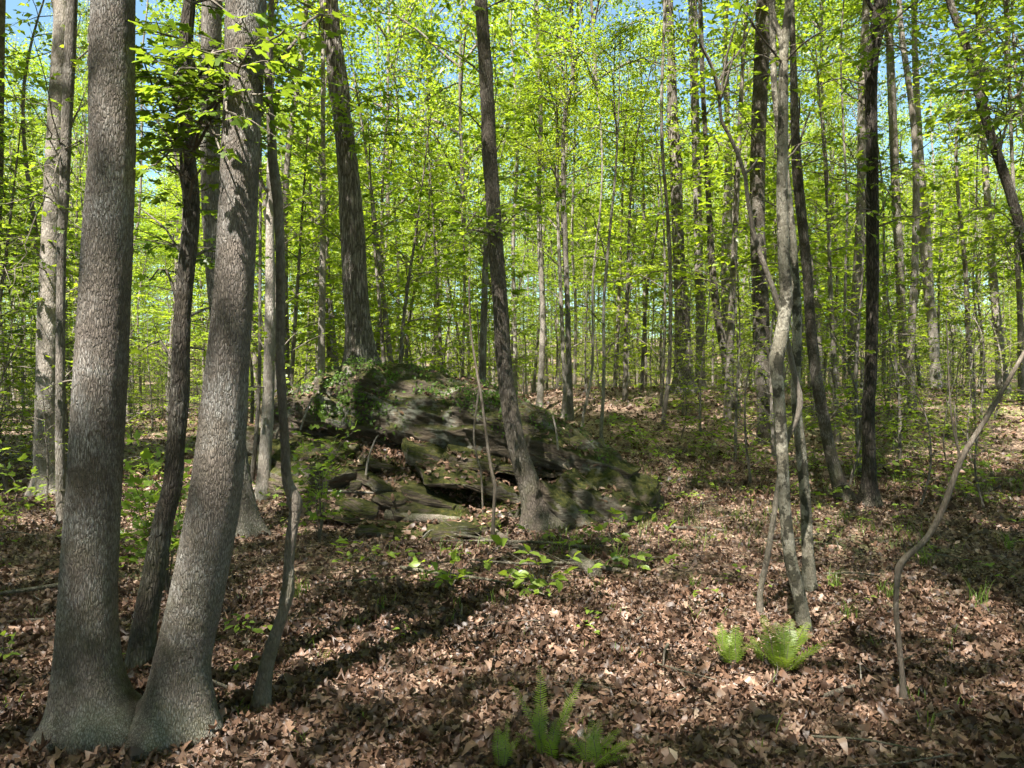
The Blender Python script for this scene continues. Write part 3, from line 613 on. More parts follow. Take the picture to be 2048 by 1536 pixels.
bough('T', (1567, 130), [(1650, 60, 4.2), (1500, 40, 4.2)], 18, .30, .06, OV, M_LEAF, tw_step=.14, lf_step=.08)
bough('S', (1440, 200), [(1400, 90, 4.6), (1470, 100, 4.7), (1480, 20, 4.7)], 19, .22, .06, MP, M_LEAF, tw_step=.16, lf_step=.11)
bough('W', (1520, 500), [(1430, 470, 12.5), (1600, 480, 12.6)], 20, .9, .10, OV, M_LEAF, tw_step=.15)
bough('V', (1650, 850), [(1720, 800, 9.5), (1610, 820, 9.4)], 21, .5, .075, OV, M_LEAF, tw_step=.12, lf_step=.05)
bough('F', (-20, 600), [(40, 600, 8.5), (50, 480, 9), (30, 690, 9)], 22, .7, .085, MP, M_LEAF, tw_step=.15)

_rb = np.random.RandomState(61)
for key, n_, y0, y1, reach, ls in (('K', 3, 20, 330, 150, .08), ('L', 6, 0, 620, 110, .085), ('M', 6, 0, 620, 120, .085), ('P', 7, 30, 640, 120, .12), ('Q', 6, 60, 640, 90, .12), ('R', 6, 80, 660, 110, .10), ('W', 5, 20, 640, 130, .095),
                              ('V', 4, 60, 600, 110, .08), ('X', 4, 150, 780, 150, .08), ('Y', 6, 60, 660, 110, .12), ('Z', 5, 300, 680, 110, .12), ('AB', 6, 330, 700, 90, .12), ('AC', 4, 420, 700, 90, .11), ('J', 5, 300, 690, 90, .10), ('I', 4, 60, 560, 150, .11),
                              ('H', 5, 320, 800, 100, .085), ('G', 3, 60, 500, 90, .08), ('E1', 4, 100, 700, 130, .085), ('E2', 4, 60, 820, 110, .075), ('F', 4, 100, 800, 90, .085), ('O', 4, 390, 740, 90, .08), ('M2', 4, 510, 760, 80, .08), ('U', 2, 60, 500, 90, .06), ('AA', 4, 60, 700, 120, .08)):
    T, K, loc, A = HT[key]; d = K[1][1]
    for q in range(n_):
        py = _rb.uniform(y0, y1); p = at_trunk(A, EYE + (768 - py) / F * d); px = 1024 + p[0] / d * F; sg = 1 if q % 2 else -1
        tg = [(px + sg * reach * _rb.uniform(.5, 1.1), py - _rb.uniform(-30, 90), d + _rb.uniform(-.12, .1) * d)]
        if _rb.rand() < .5: tg.append((px + sg * reach * _rb.uniform(.2, .8), py - _rb.uniform(40, 130), d + _rb.uniform(-.1, .12) * d))
        bough(key, (px, py), tg, 7000 + hash((ord(key[0]), q, n_)) % 900, max(.3, reach / F * d * .42), ls, OV, M_LEAF, r0=.006 + .0006 * d, tw_step=.12, lf_step=.05, start=.15)

LM = [(60, 'the left edge'), (118, 'the pale left trunk'), (205, 'the left twin trunk'), (362, 'the dark patchy trunk'), (455, 'the right twin trunk'), (538, 'the whitish mottled trunk'), (645, 'the thin pale stem'),
      (716, 'the stout rough tree'), (820, 'the boulder top'), (920, 'the hanging vines'), (1008, 'the leaning boulder trunk'), (1084, 'the thin mottled stem'), (1138, 'the wavy brown stem'), (1207, 'the curved-foot sapling'),
      (1367, 'the lumpy grey trunk'), (1445, 'the bowing thin trunk'), (1524, 'the straight dark grey trunk'), (1575, 'the lichen-blotched pair'), (1630, 'the dark bending trunk'), (1741, 'the blackish trunk'), (1808, 'the brown-grey crest trunk'), (1868, 'the scarred pale trunk'), (1930, 'the bent sapling'), (2003, 'the sunlit pale trunk at right')]
def where(x, y):
    px = 1024 + x / y * F; d = min(LM, key=lambda q: abs(q[0] - px))
    far = 'in the foreground' if y < 5 else 'before the boulder' if y < 7.5 else 'level with the boulder' if y < 10.5 else 'just beyond the boulder' if y < 13 else 'quite near' if y < 18 else 'midway back' if y < 30 else 'far back' if y < 43 else 'very far back'
    return far + ', ' + ('in line with ' if abs(px - d[0]) < 16 else 'left of ' if px < d[0] else 'right of ') + d[1]

# low maple seedlings and beech-like seedlings, each leaf its own part when near
def seedling(label, px, py, tips, seed, twl, lsz, tpl, mat, indiv=True, group=None, name='seedling', d=None, **kw):
    g = G(px, py); T = thing(name, g, label, 'seedling', group); key = 'sd' + str(seed)
    HT[key] = (T, [g, g], g, None)
    rng = np.random.RandomState(seed); L = Leaves(); W = Acc(); hub = g + [0, 0, .02]
    for (tx, ty) in tips:
        e = P(tx, ty, g[1] + rng.uniform(-.35, .35)); m = g * .5 + e * .5 + np.array([0, 0, .04]); 
        leafy_branch(hub, e, rng, .004, twl, lsz, L, W, bend=.22, start=kw.get('start', .35), tw_step=kw.get('tw_step', .085), lf_step=kw.get('lf_step', .055), droop=-.25, jit=.4, thin=.0018)
    link('stem', W.mesh('stem', [B_SAP], origin=g), T)
    if indiv:
        p, dr, nr, sz = L.cat(); v = rng.beta(2, 2, len(p)); V, Fc = tpl
        ms = [mk_mesh('leaf', V, Fc, mat, np.full(len(Fc), q)) for q in (.15, .5, .85)]
        for i in range(len(p)):
            x = unit(dr[i]); y = unit(np.cross(nr[i], x)); z = np.cross(x, y)
            o = link('leaf', ms[min(2, int(v[i] * 3))], T); M = Matrix(np.array([x, y, z]).T.tolist()).to_4x4()
            M.translation = Vector(p[i] - g); o.matrix_local = M @ Matrix.Scale(float(sz[i]), 4)
    else:
        a = Acc(); L.into(a, tpl, rng); link('foliage', a.mesh('foliage', [mat], origin=g), T)
    return T
seedling('bright seedling with pointed leaves arching along the ground in front of the boulder, centre', 1085, 1190, [(1010, 1095), (1060, 1110), (1140, 1120), (1170, 1140), (1045, 1165), (1110, 1160), (1085, 1130), (1020, 1150)], 31, .17, .098, OV, M_SEED, tw_step=.10)
seedling('small seedling with drooping light green leaves left of the central one', 900, 1185, [(845, 1130), (880, 1145), (925, 1150), (962, 1130), (905, 1135)], 32, .15, .095, OV, M_SEED)
seedling('pointed-leaved seedling just above the broken log, right of centre', 1130, 1105, [(1060, 1060), (1100, 1070), (1160, 1068), (1150, 1085)], 33, .15, .09, OV, M_SEED)
seedling('yellow-green seedling at the right end of the boulder foot', 1225, 1095, [(1180, 1030), (1225, 1030), (1262, 1050), (1210, 1062), (1240, 1070)], 34, .17, .095, OV, M_SEED)
seedling('taller green seedling right of the boulder foot on a bare thin stem', 1268, 1140, [(1300, 1050), (1330, 1062), (1255, 1055), (1330, 1115), (1250, 1118), (1295, 1120)], 35, .15, .085, OV, M_SEED)
seedling('low bluish green seedling between centre and the broken log end', 1215, 1145, [(1180, 1130), (1235, 1138), (1222, 1120)], 36, .10, .085, OV, M_CREEP)
seedling('tiny green seedling in the shade at the foot of the leaning boulder trunk', 1030, 1045, [(1000, 1025), (1045, 1020), (1035, 1032)], 37, .10, .07, OV, M_CREEP)
seedling('bright maple seedling in sun between the twin trunks', 335, 1190, [(265, 900), (300, 945), (345, 905), (270, 970), (365, 980), (325, 885), (290, 1000), (345, 1010), (250, 940), (285, 915), (320, 950), (355, 935), (275, 985), (310, 985), (335, 960)], 38, .34, .085, MP, M_SEED, indiv=False, tw_step=.07, lf_step=.05)
seedling('maple seedling with flat leaves just right of the crooked sapling', 640, 1090, [(590, 870), (640, 860), (690, 880), (610, 910), (600, 945), (660, 935), (705, 865), (625, 880), (675, 870), (580, 900)], 39, .32, .078, MP, M_SEED, indiv=False, tw_step=.075)
seedling('maple seedling rising above the boulder left end, right of the crooked sapling', 598, 850, [(600, 720), (570, 740), (620, 745), (650, 735), (560, 765)], 40, .32, .085, MP, M_LEAF, indiv=False)
seedling('seedling with a few flat leaves at the left edge beyond the pale trunk', 30, 1060, [(5, 905), (45, 930), (20, 950), (60, 960)], 41, .30, .09, MP, M_SEED, indiv=False)
seedling('leafy shoot at the lower left edge in shade', 10, 1330, [(8, 1275), (20, 1290), (-20, 1285), (15, 1310)], 42, .08, .05, OV, M_SEED)
for i, (px, py, a) in enumerate([(505, 930, 60), (540, 1000, 40), (750, 1130, 45), (1345, 930, 75), (1420, 900, 80), (1500, 930, 60), (1560, 900, 60), (1640, 1000, 60), (1700, 900, 75), (1790, 930, 80),
                                 (1830, 900, 85), (1890, 880, 80), (1950, 900, 70), (1990, 960, 80), (1740, 960, 60), (1600, 950, 60), (1380, 980, 60), (1290, 900, 60), (1870, 990, 70), (1930, 1010, 60), (1680, 830, 60), (1320, 840, 60)]):
    g = G(px, py); r = np.random.RandomState(900 + i); n = r.randint(4, 8)
    tips = [(px + r.uniform(-1, 1) * a * 1.5, py - r.uniform(.3, 1.2) * a * .9) for _ in range(n)]
    w_ = where(g[0], g[1]); kd = ['pointed-leaved', 'maple-leaved'][i % 2]; seedling(f'low {kd} seedling {w_}', px, py, tips, 300 + i, .32, .085, [OV, MP][i % 2], M_SEED, indiv=False, group=f'low {kd} seedlings {w_}')

# ------------------------------------------------------------------ boulder and slabs
def boulder():
    px = np.array([470, 500, 540, 580, 620, 680, 735, 760, 830, 900, 960, 1000, 1060, 1110, 1150, 1200, 1250, 1300, 1335])
    py = np.array([880, 835, 800, 782, 768, 744, 730, 731, 742, 757, 768, 786, 812, 842, 856, 880, 925, 985, 1040])
    D0 = 10.1; x = (px - 1024) / F * D0; z = EYE + (768 - py) / F * D0
    nu, nv = 300, 172
    u = np.linspace(x[0], x[-1], nu); zt = np.interp(u, x, z); 
    v = np.linspace(0.0, 1.0, nv); th = v * math.pi * 0.62
    U, TH = np.meshgrid(u, th, indexing='ij')
    yf = np.interp(u, [-3.6, -2.6, -1.2, 0, 1.0, 2.1], [9.7, 9.35, 9.3, 8.95, 8.7, 9.0])
    yc = yf + 1.15
    zb = np.interp(u, [-3.6, -2.2, -.8, .5, 2.1], [.15, .35, .25, -.05, -.3])
    c = np.cos(TH); s = np.sin(TH)
    Y = yc[:, None] - 1.15 * np.sign(c) * np.abs(c) ** .5
    Z = zb[:, None] + (zt - zb)[:, None] * s ** .42
    V = np.stack([U, Y, Z], -1)
    du = np.gradient(V, axis=0); dv = np.gradient(V, axis=1); N = unit(np.cross(dv, du)); 
    if N[nu // 2, 10, 1] > 0: N = -N
    Pp = V.copy(); st = V[..., 2] + .36 * V[..., 0] + .2 * V[..., 1]
    q = np.stack([V[..., 0] * .8, V[..., 1] * .8, st * 1.2], -1)
    big = fbm(q + 4, 3)
    ph = st * 3.4 + 1.3 * noise3(q * 1.3 + 9); saw = (ph - np.floor(ph)); saw = np.where(saw < .86, saw / .86, (1 - saw) / .14)
    q2 = np.stack([V[..., 0] * 3, V[..., 1] * 3, st * 9], -1)
    mask = sm(s ** 1.2 * 2.2)
    dd = .20 * big * (1 - .6 * sm((TH / 1.2) - .6)) - .10 * (1 - saw) * sm((fbm(q * .9 + 20, 2) + .35) * 2) * (TH < 1.5) + .055 * fbm(q2, 4)
    # deep shelf crack under the upper slab
    ln = 1.06 - .30 * V[..., 0] - .25 * (V[..., 0] < -1.2) * (V[..., 0] + 1.2) * -1
    crack = np.exp(-((V[..., 2] - (0.62 - .17 * (V[..., 0] + 1))) / .07) ** 2)
    dd = dd - .30 * crack * (TH < 1.3)
    V = V + N * dd[..., None]
    i = np.arange(nu - 1)[:, None] * nv; j = np.arange(nv - 1)[None]
    Q = np.stack([i + j, i + j + 1, i + nv + j + 1, i + nv + j], -1).reshape(-1, 4)
    return V.reshape(-1, 3), Q
def ico_dirs(n):
    # cube-sphere grid: even quads
    faces = []; V = []; off = 0
    t = np.linspace(-1, 1, n)
    for ax in range(3):
        for sg in (-1, 1):
            a, b = np.meshgrid(t, t, indexing='ij'); p = np.zeros((n, n, 3)); p[..., ax] = sg; p[..., (ax + 1) % 3] = a * sg; p[..., (ax + 2) % 3] = b
            V.append(p.reshape(-1, 3)); i = np.arange(n - 1)[:, None] * n; j = np.arange(n - 1)[None]
            faces.append(np.stack([i + j, i + n + j, i + n + j + 1, i + j + 1], -1).reshape(-1, 4) + off); off += n * n
    V = np.concatenate(V); Fq = np.concatenate(faces)
    key = np.round(V * 1e5).astype(np.int64); _, idx, inv = np.unique(key, axis=0, return_index=True, return_inverse=True)
    return V[idx], inv.reshape(-1)[Fq]
_CS = {n: ico_dirs(n) for n in (14, 30, 36)}
def rock(center, dims, rot=(0, 0, 0), seed=0, n=30, box=.78, amp=.085, strat=9.0, cuts=7):
    V, Q = _CS[n]; V = V.copy(); sph = V / np.linalg.norm(V, axis=1)[:, None]
    V = V * box + sph * (1 - box) * 1.15
    r = np.random.RandomState(seed)
    for _ in range(cuts):
        nn = unit(r.normal(size=3)); dist = r.uniform(.62, .9); h = V @ nn - dist; V = V - np.where(h > 0, h, 0)[:, None] * nn * .85
    d = np.array(dims) / 2; V = V * d
    N = unit(sph / d); m = min(dims)
    q = V / np.array([.5, .5, .5]) + seed * 3.1; st = np.stack([V[:, 0] * 2, V[:, 1] * 2, V[:, 2] * strat * 2 / max(.3, m * 2)], -1) + seed
    V = V + N * (amp * 1.0 * fbm(q * 1.2, 3) + amp * .45 * fbm(st, 4))[:, None] * min(1, m * 2.2)
    M = np.array(Matrix.Rotation(rot[2], 3, 'Z') @ Matrix.Rotation(rot[1], 3, 'Y') @ Matrix.Rotation(rot[0], 3, 'X'))
    return V @ M.T + np.asarray(center), Q
OUT = thing('rock_outcrop', G(900, 1030), 'big mossy stratified boulder outcrop with a pale lichened face and ledges', 'boulder')
oloc = np.array(OUT.location)
bv, bq = boulder(); a = Acc(); a.add(bv, bq)
link('boulder_body', a.mesh('boulder_body', [M_ROCK], origin=oloc), OUT)
ROCKS = [(bv, bq)]
def slab(px, py, d, dims, rot, seed, mat=M_MOSSROCK, n=30, **kw):
    _q = np.random.RandomState(seed + 70); rot = (rot[0] + _q.normal(0, .07), rot[1] + _q.normal(0, .09), rot[2] + _q.normal(0, .35)); dims = tuple(np.array(dims) * _q.uniform(.82, 1.12, 3))
    V, Q = rock(P(px, py, d), dims, rot, seed, n, **kw); ROCKS.append((V, Q)); a = Acc(); a.add(V, Q)
    link('rock_slab', a.mesh('rock_slab', [mat], origin=oloc), OUT)
slab(655, 935, 9.1, (1.35, 1.1, .50), (.25, .16, .1), 1, n=36)
slab(590, 850, 9.9, (1.2, 1.0, .7), (.2, -.1, .1), 2, M_ROCK, n=36)
slab(770, 972, 8.9, (1.1, .8, .20), (.22, .26, 0), 3)
slab(790, 935, 9.15, (1.0, .7, .22), (.22, .30, .1), 16)
slab(880, 950, 9.05, (1.2, .9, .24), (.2, .25, 0), 4)
slab(905, 915, 9.25, (1.3, .8, .20), (.2, .22, .1), 17)
slab(1000, 930, 8.95, (1.5, .9, .20), (.18, .14, .05), 5, n=36)
slab(960, 965, 8.75, (1.5, .9, .22), (.14, .12, 0), 18, n=36)
slab(1040, 975, 9.0, (1.7, 1.1, .26), (.12, .12, 0), 6, n=36)
slab(1215, 1000, 8.85, (1.75, 1.3, .66), (.20, .40, -.1), 7, M_MOSSROCK, n=36, amp=.12)
slab(1165, 930, 9.2, (1.5, 1.0, .40), (.2, .38, -.1), 8, M_MOSSROCK, n=36)
slab(1110, 880, 9.5, (1.1, .8, .30), (.15, .35, 0), 15, M_ROCK)
slab(1000, 1018, 8.75, (1.5, .9, .26), (.10, .06, .05), 9, n=36)
slab(1020, 1035, 8.6, (1.4, .7, .24), (.08, .04, -.05), 19, n=36)
slab(870, 1012, 8.3, (.95, .7, .18), (.12, .12, 0), 10)
slab(860, 990, 8.45, (.7, .6, .16), (.12, .2, .2), 20)
slab(1122, 1018, 7.95, (1.05, .42, .34), (.1, .85, .12), 11, M_MOSSROCK, n=30, amp=.05)
slab(795, 1005, 8.25, (.5, .4, .22), (.1, .1, .3), 12)
slab(955, 1048, 7.85, (.75, .5, .18), (.1, -.12, .2), 13)
slab(858, 893, 9.25, (.40, .35, .15), (.1, .15, 0), 14)
def stone(label, px, py, d, dims, rot, seed, mat=M_MOSSROCK):
    V, Q = rock(P(px, py, d), dims, rot, seed, 30, cuts=6, amp=.08); c = V.mean(0); c[2] = V[:, 2].min()
    a = Acc(); a.add(V, Q); o = link('stone', a.mesh('stone', [mat], origin=c), None, c); o['label'] = label; o['category'] = 'stone'; o['group'] = 'loose mossy stones below the boulder'
    ROCKS.append((V, Q))
stone('long yellow-mossed wedge stone, left one of the leaning pair below the boulder', 680, 1032, 7.75, (.50, .28, .13), (.1, .28, .1), 21)
stone('mossy wedge stone, right one of the leaning pair below the boulder', 712, 1016, 7.9, (.44, .3, .17), (.15, .45, .0), 22)
stone('small rounded yellow mossy stone resting on litter beside the thin fallen stick', 711, 974, 8.4, (.12, .12, .12), (0, .1, 0), 23)
stone('tiny yellow mossy stone right of the kinked sapling', 611, 1022, 7.8, (.13, .12, .09), (0, .1, 0), 24)
stone('dark flat stone half buried below the lying grey log, left one', 795, 1068, 7.35, (.8, .4, .16), (.05, .05, .05), 25)
stone('pale-patched flat stone half buried below the lying grey log, right one', 890, 1066, 7.4, (.75, .4, .17), (.05, -.08, -.05), 26, M_ROCK)
stone('pale flat stone in the sunny litter left of centre', 650, 1092, 7.0, (.34, .3, .10), (.05, .05, .2), 27, M_ROCK)

# ------------------------------------------------------------------ litter
def ground_pts(rng, n, dmin, dmax, power, xl=-.80, xr=.80):
    t = rng.rand(n); y = (dmin ** power + t * (dmax ** power - dmin ** power)) ** (1 / power)
    x = rng.uniform(xl, xr, n) * (y + .6)
    return x, y
def gnormal(x, y, e=.06):
    return unit(np.stack([-(H(x + e, y) - H(x - e, y)) / (2 * e), -(H(x, y + e) - H(x, y - e)) / (2 * e), np.ones_like(x)], -1))
def litter_acc(specs, seed):
    rng = np.random.RandomState(seed); acc = Acc()
    for (n, dmin, dmax, power, size, tpls, lift) in specs:
        x, y = ground_pts(rng, n, dmin, dmax, power); z = H(x, y); N = gnormal(x, y)
        per = n // len(tpls)
        for k, tp in enumerate(tpls):
            s = slice(k * per, (k + 1) * per); m = per
            dr = rng.normal(size=(m, 3)); nr = N[s] + rng.normal(0, .85, (m, 3)) * [1, 1, .4]; dr = dr - nr * (dr * nr).sum(1)[:, None] / (nr * nr).sum(1)[:, None]
            p = np.stack([x[s], y[s], z[s] + rng.rand(m) ** 1.5 * lift + .006], -1)
            patch = fbm(np.stack([x[s] * .8, y[s] * .8, x[s] * 0 + 2], -1), 2) * .18
            W, Fo, kf = place(tp, p, dr, nr, size * np.clip(rng.lognormal(-.15, .42, m), .35, 2.0))
            v = np.clip(rng.beta(2.1, 2.9, m) + patch, 0, 1); acc.add(W, Fo, np.repeat(v, kf))
    return acc
OAK = [tpl_oak(i) for i in range(10)]; CUR = [tpl_curl(i) for i in range(12)]
acc = litter_acc([(25000, 2.2, 5.6, 1.7, .043, OAK, .030), (98000, 2.3, 12.5, 1.5, .039, CUR, .030), (36000, 9.0, 34.0, 1.35, .085, CUR, .04)], 77)
# litter lodged on ledges of the rock
rng = np.random.RandomState(4)
for (V, Q) in ROCKS:
    f = V[Q]; c = f.mean(1); nn = np.cross(f[:, 2] - f[:, 0], f[:, 3] - f[:, 1]); ar = np.linalg.norm(nn, axis=1) / 2; nn = unit(nn); nn *= np.sign(nn[:, 2:3] + 1e-6)
    pz = fbm(c * np.array([1.5, 1.5, 1.0]) + 3, 3)
    ok = np.nonzero((nn[:, 2] > .86) & (pz > -.05) & (c[:, 2] < 1.72))[0]
    if len(ok) < 5: continue
    n = int(ar[ok].sum() * 420)
    if n < 5: continue
    s = rng.choice(ok, n, p=ar[ok] / ar[ok].sum()); p = c[s] + rng.normal(0, .015, (n, 3)) + nn[s] * .012; 
    nr = nn[s] + rng.normal(0, .35, (n, 3)); dr = rng.normal(size=(n, 3)); dr -= nr * (dr * nr).sum(1)[:, None] / (nr * nr).sum(1)[:, None]
    W, Fo, kf = place(CUR[rng.randint(12)], p, dr, nr, .08 * rng.uniform(.5, 1.2, n)); acc.add(W, Fo, np.repeat(rng.beta(1.6, 2, n), kf))
lit = link('leaf_litter', acc.mesh('leaf_litter', [M_LITTER])); lit['kind'] = 'stuff'; lit['label'] = 'brown dead oak and beech leaves covering the forest floor'
# the largest fallen leaves near the camera, one by one
rng = np.random.RandomState(12); ms = []
for k, tp in enumerate(OAK):
    for q in (.3, .5, .72): ms.append(mk_mesh('fallen_leaf', tp[0], tp[1], M_LITTER, np.full(len(tp[1]), q)))
for i in range(260):
    y = rng.uniform(2.7, 4.6); x = rng.uniform(-.7, .7) * y
    nr = gnormal(np.array([x]), np.array([y]))[0] + rng.normal(0, .35, 3); dr = rng.normal(size=3); dr -= nr * (dr @ nr) / (nr @ nr)
    X = unit(dr); Yv = unit(np.cross(nr, X)); Zv = np.cross(X, Yv)
    o = link('fallen_leaf', ms[rng.randint(len(ms))], GROUND); M = Matrix(np.array([X, Yv, Zv]).T.tolist()).to_4x4()
    M.translation = Vector((x, y, float(H(x, y)) + .045)); o.matrix_local = M @ Matrix.Scale(float(rng.uniform(.055, .085)), 4)

# ------------------------------------------------------------------ ground cover: grass blades, tiny seedlings, creeper on the rock
def cover():
    rng = np.random.RandomState(9); A_ = Acc(); 
    def tuft(x, y, n, h, spread):
        m = n; bx = x + rng.normal(0, spread, m); by = y + rng.normal(0, spread, m); bz = H(bx, by)
        az = rng.uniform(0, 6.28, m); ln = h * rng.uniform(.5, 1.2, m); wd = .0022 + .0012 * rng.rand(m); ben = rng.uniform(.2, .8, m) * ln
        V = []
        cx, cy = np.cos(az), np.sin(az)
        for t, wf in ((0, 1), (.35, 1), (.7, .8)):
            for s in (-1, 1):
                V.append(np.stack([bx + cx * ben * t * t - cy * s * wd * wf, by + cy * ben * t * t + cx * s * wd * wf, bz + ln * t * (1 - .15 * t)], -1))
        V.append(np.stack([bx + cx * ben, by + cy * ben, bz + ln * .8], -1)); V = np.stack(V, 1)
        Fc = np.array([[0, 1, 2], [1, 3, 2], [2, 3, 4], [3, 5, 4], [4, 5, 6]])
        Fo = (Fc[None] + (np.arange(m) * 7)[:, None, None]).reshape(-1, 3); A_.add(V.reshape(-1, 3), Fo, np.repeat(rng.rand(m), 5), 0)
    spots = [(715, 1260, 14, .10), (590, 1200, 22, .14), (770, 1215, 12, .1), (700, 1130, 14, .12), (905, 1215, 12, .1), (995, 1215, 12, .14), (850, 1165, 18, .14), (1240, 1125, 26, .2), (1190, 1180, 10, .12),
             (655, 1320, 12, .08), (1960, 810, 60, .3), (2010, 800, 60, .3), (1390, 1180, 14, .12), (1670, 1180, 24, .18), (1780, 1200, 24, .18), (1850, 1130, 22, .2), (1960, 1210, 24, .2), (1700, 1240, 16, .14), (2020, 1100, 24, .2), (600, 1190, 20, .14)]
    for px, py, n, h in spots:
        g = G(px, py); tuft(g[0], g[1], n, h, .035 if n < 40 else .3)
    for _ in range(900):
        y = rng.uniform(6.5, 22) ; x = rng.uniform(-.1, .85) * y
        if noise3(np.array([[x * .35, y * .35, 1.7]]))[0] < .02: continue
        tuft(x, y, 9, .16, .06)
    for _ in range(160):
        y = rng.uniform(3.0, 12); x = rng.uniform(-.75, .75) * y; tuft(x, y, 4, .09, .02)
    # tiny seedlings: a few small leaves each
    n = 4200; x, y = ground_pts(rng, n, 3.2, 26, 1.5, -.8, .85)
    keep = (noise3(np.stack([x * .3, y * .3, x * 0 + 5.5], -1)) + .25 * (x > 1.5) + .3 * (x < -4) > rng.normal(.1, .2, n)); keep |= rng.rand(n) < .12; keep &= ~((np.abs(x / y + .1) < .26) & (rng.rand(n) < .7))
    x, y = x[keep], y[keep]; n = len(x); k = 6
    X = np.repeat(x, k) + rng.normal(0, .05, n * k); Yy = np.repeat(y, k) + rng.normal(0, .05, n * k); Z = H(X, Yy) + np.repeat(rng.uniform(.03, .16, n), k) * rng.uniform(.7, 1.1, n * k)
    dr = rng.normal(size=(n * k, 3)); dr[:, 2] = -.1
    W, Fo, kf = place(tpl_ovate(), np.stack([X, Yy, Z], -1), dr, np.array([0, 0, 1.0]) + rng.normal(0, .3, (n * k, 3)), rng.uniform(.028, .070, n * k)); A_.add(W, Fo, np.repeat(rng.rand(n * k), kf), 1)
    return A_
gc = link('ground_cover', cover().mesh('ground_cover', [M_GRASS, M_SEED], smooth=False)); gc['kind'] = 'stuff'; gc['label'] = 'scattered grass blades and tiny seedlings in the litter'
def creeper():
    rng = np.random.RandomState(21); A_ = Acc(); V, Q = bv, bq; f = V[Q]; c = f.mean(1); nn = unit(np.cross(f[:, 2] - f[:, 0], f[:, 3] - f[:, 1])); nn *= np.sign(-nn[:, 1:2] + nn[:, 2:3] * .8)
    px = 1024 + c[:, 0] / c[:, 1] * F; py = 768 - (c[:, 2] - EYE) / c[:, 1] * F
    g = np.zeros(len(c))
    for cx, cy, sx, sy, wt in [(690, 790, 60, 45, 1.6), (640, 810, 60, 35, 1.4), (770, 760, 40, 30, .8), (740, 830, 50, 30, 1.3), (900, 790, 80, 18, 1.0), (960, 800, 60, 25, 1.4), (1070, 850, 50, 25, 1.4), (1100, 880, 40, 30, .9), (720, 735, 40, 15, 1.5), (600, 800, 30, 30, 1), (1180, 930, 50, 30, .35), (860, 745, 120, 12, 1.0)]:
        g = np.maximum(g, wt * np.exp(-((px - cx) / sx) ** 2 - ((py - cy) / sy) ** 2))
    g *= (fbm(c * 4, 2) > -.12); g /= g.sum(); n = 3200; s = rng.choice(len(c), n, p=g)
    p = c[s] + nn[s] * rng.uniform(.01, .10, (n, 1)) + rng.normal(0, .02, (n, 3)); dr = rng.normal(size=(n, 3)) + [0, -.3, -.6]
    W, Fo, kf = place(tpl_ovate(), p, dr, nn[s] + [0, -.2, .5] + rng.normal(0, .35, (n, 3)), rng.uniform(.022, .062, n)); A_.add(W, Fo, np.repeat(rng.rand(n), kf)); return A_
cr = link('creeper', creeper().mesh('creeper', [M_CREEP], smooth=False)); cr['kind'] = 'stuff'; cr['label'] = 'small-leaved creeper trailing over the top of the boulder'

# ------------------------------------------------------------------ ferns
def frond_mesh(L, seed, width=.062, curl=.5):
    r = np.random.RandomState(seed); n = 30; t = np.linspace(0, 1, n); th = math.radians(80) - curl * t ** 1.6
    ds = L / (n - 1); x = np.concatenate([[0], np.cumsum(np.cos(th[1:]) * ds)]); z = np.concatenate([[0], np.cumsum(np.sin(th[1:]) * ds)])
    ax = np.stack([x, r.normal(0, .002, n).cumsum(), z], -1); A_ = Acc(); V, Q = tube(ax, np.linspace(.0022, .0007, n), 4); A_.add(V, Q, m=1)
    ps, ds_, ns, sz = [], [], [], []
    NP = int(L / .0105)
    for k in range(NP):
        tt = k / NP
        if tt < .14: continue
        i = min(n - 2, int(tt * (n - 1))); p = ax[i] + (ax[i + 1] - ax[i]) * (tt * (n - 1) - i); T_ = unit(ax[i + 1] - ax[i]); Nn = unit(np.cross(T_, [0, 1, 0]))
        w = width * math.sin(math.pi * min(1, (tt - .05) ** .8)) ** .7 + .004
        for s in (-1, 1):
            ps.append(p); ds_.append(np.array([0, s, 0]) + T_ * .35 + Nn * r.normal(.0, .12)); ns.append(Nn); sz.append(w * r.uniform(.85, 1.1))
    Vt = np.array([[0, .0, 0], [.12, .085, .0], [.6, .060, .03], [1, 0, -.05], [.6, -.060, .03], [.12, -.085, 0]], float); Ft = np.array([[0, 1, 5], [1, 2, 5], [2, 4, 5], [2, 3, 4]])
    W, Fo, kf = place((Vt, Ft), np.array(ps), np.array(ds_), np.array(ns), np.array(sz)); A_.add(W, Fo, np.repeat(r.rand(len(ps)) * .6 + .2, kf), 0)
    return A_.mesh('frond', [M_FERN, B_TAN], smooth=False)
FR = [frond_mesh(l, i, w_, c_) for i, (l, w_, c_) in enumerate([(.30, .050, .45), (.36, .055, .6), (.27, .05, .3), (.40, .06, .9), (.22, .045, .7), (.45, .04, .35)])]
def fern(label, px, py, fr, seed, d=None):
    fr = [(a, b, c, e * (.80 if d else .84)) for a, b, c, e in fr]
    g = G(px, py) if d is None else np.array([(px - 1024) / F * d, d, float(H((px - 1024) / F * d, d))]); T = thing('fern', g, label, 'fern', 'ferns in the foreground'); r = np.random.RandomState(seed)
    for (k, az, tilt, sc) in fr:
        o = link('frond', FR[k], T, (r.normal(0, .012), r.normal(0, .012), .0)); o.rotation_mode = 'ZYX'
        M = Matrix.Rotation(math.radians(az), 4, 'Z') @ Matrix.Rotation(math.radians(tilt), 4, 'Y'); 
        M.translation = Vector((r.normal(0, .015), r.normal(0, .015), 0)); o.matrix_local = M @ Matrix.Scale(sc, 4)
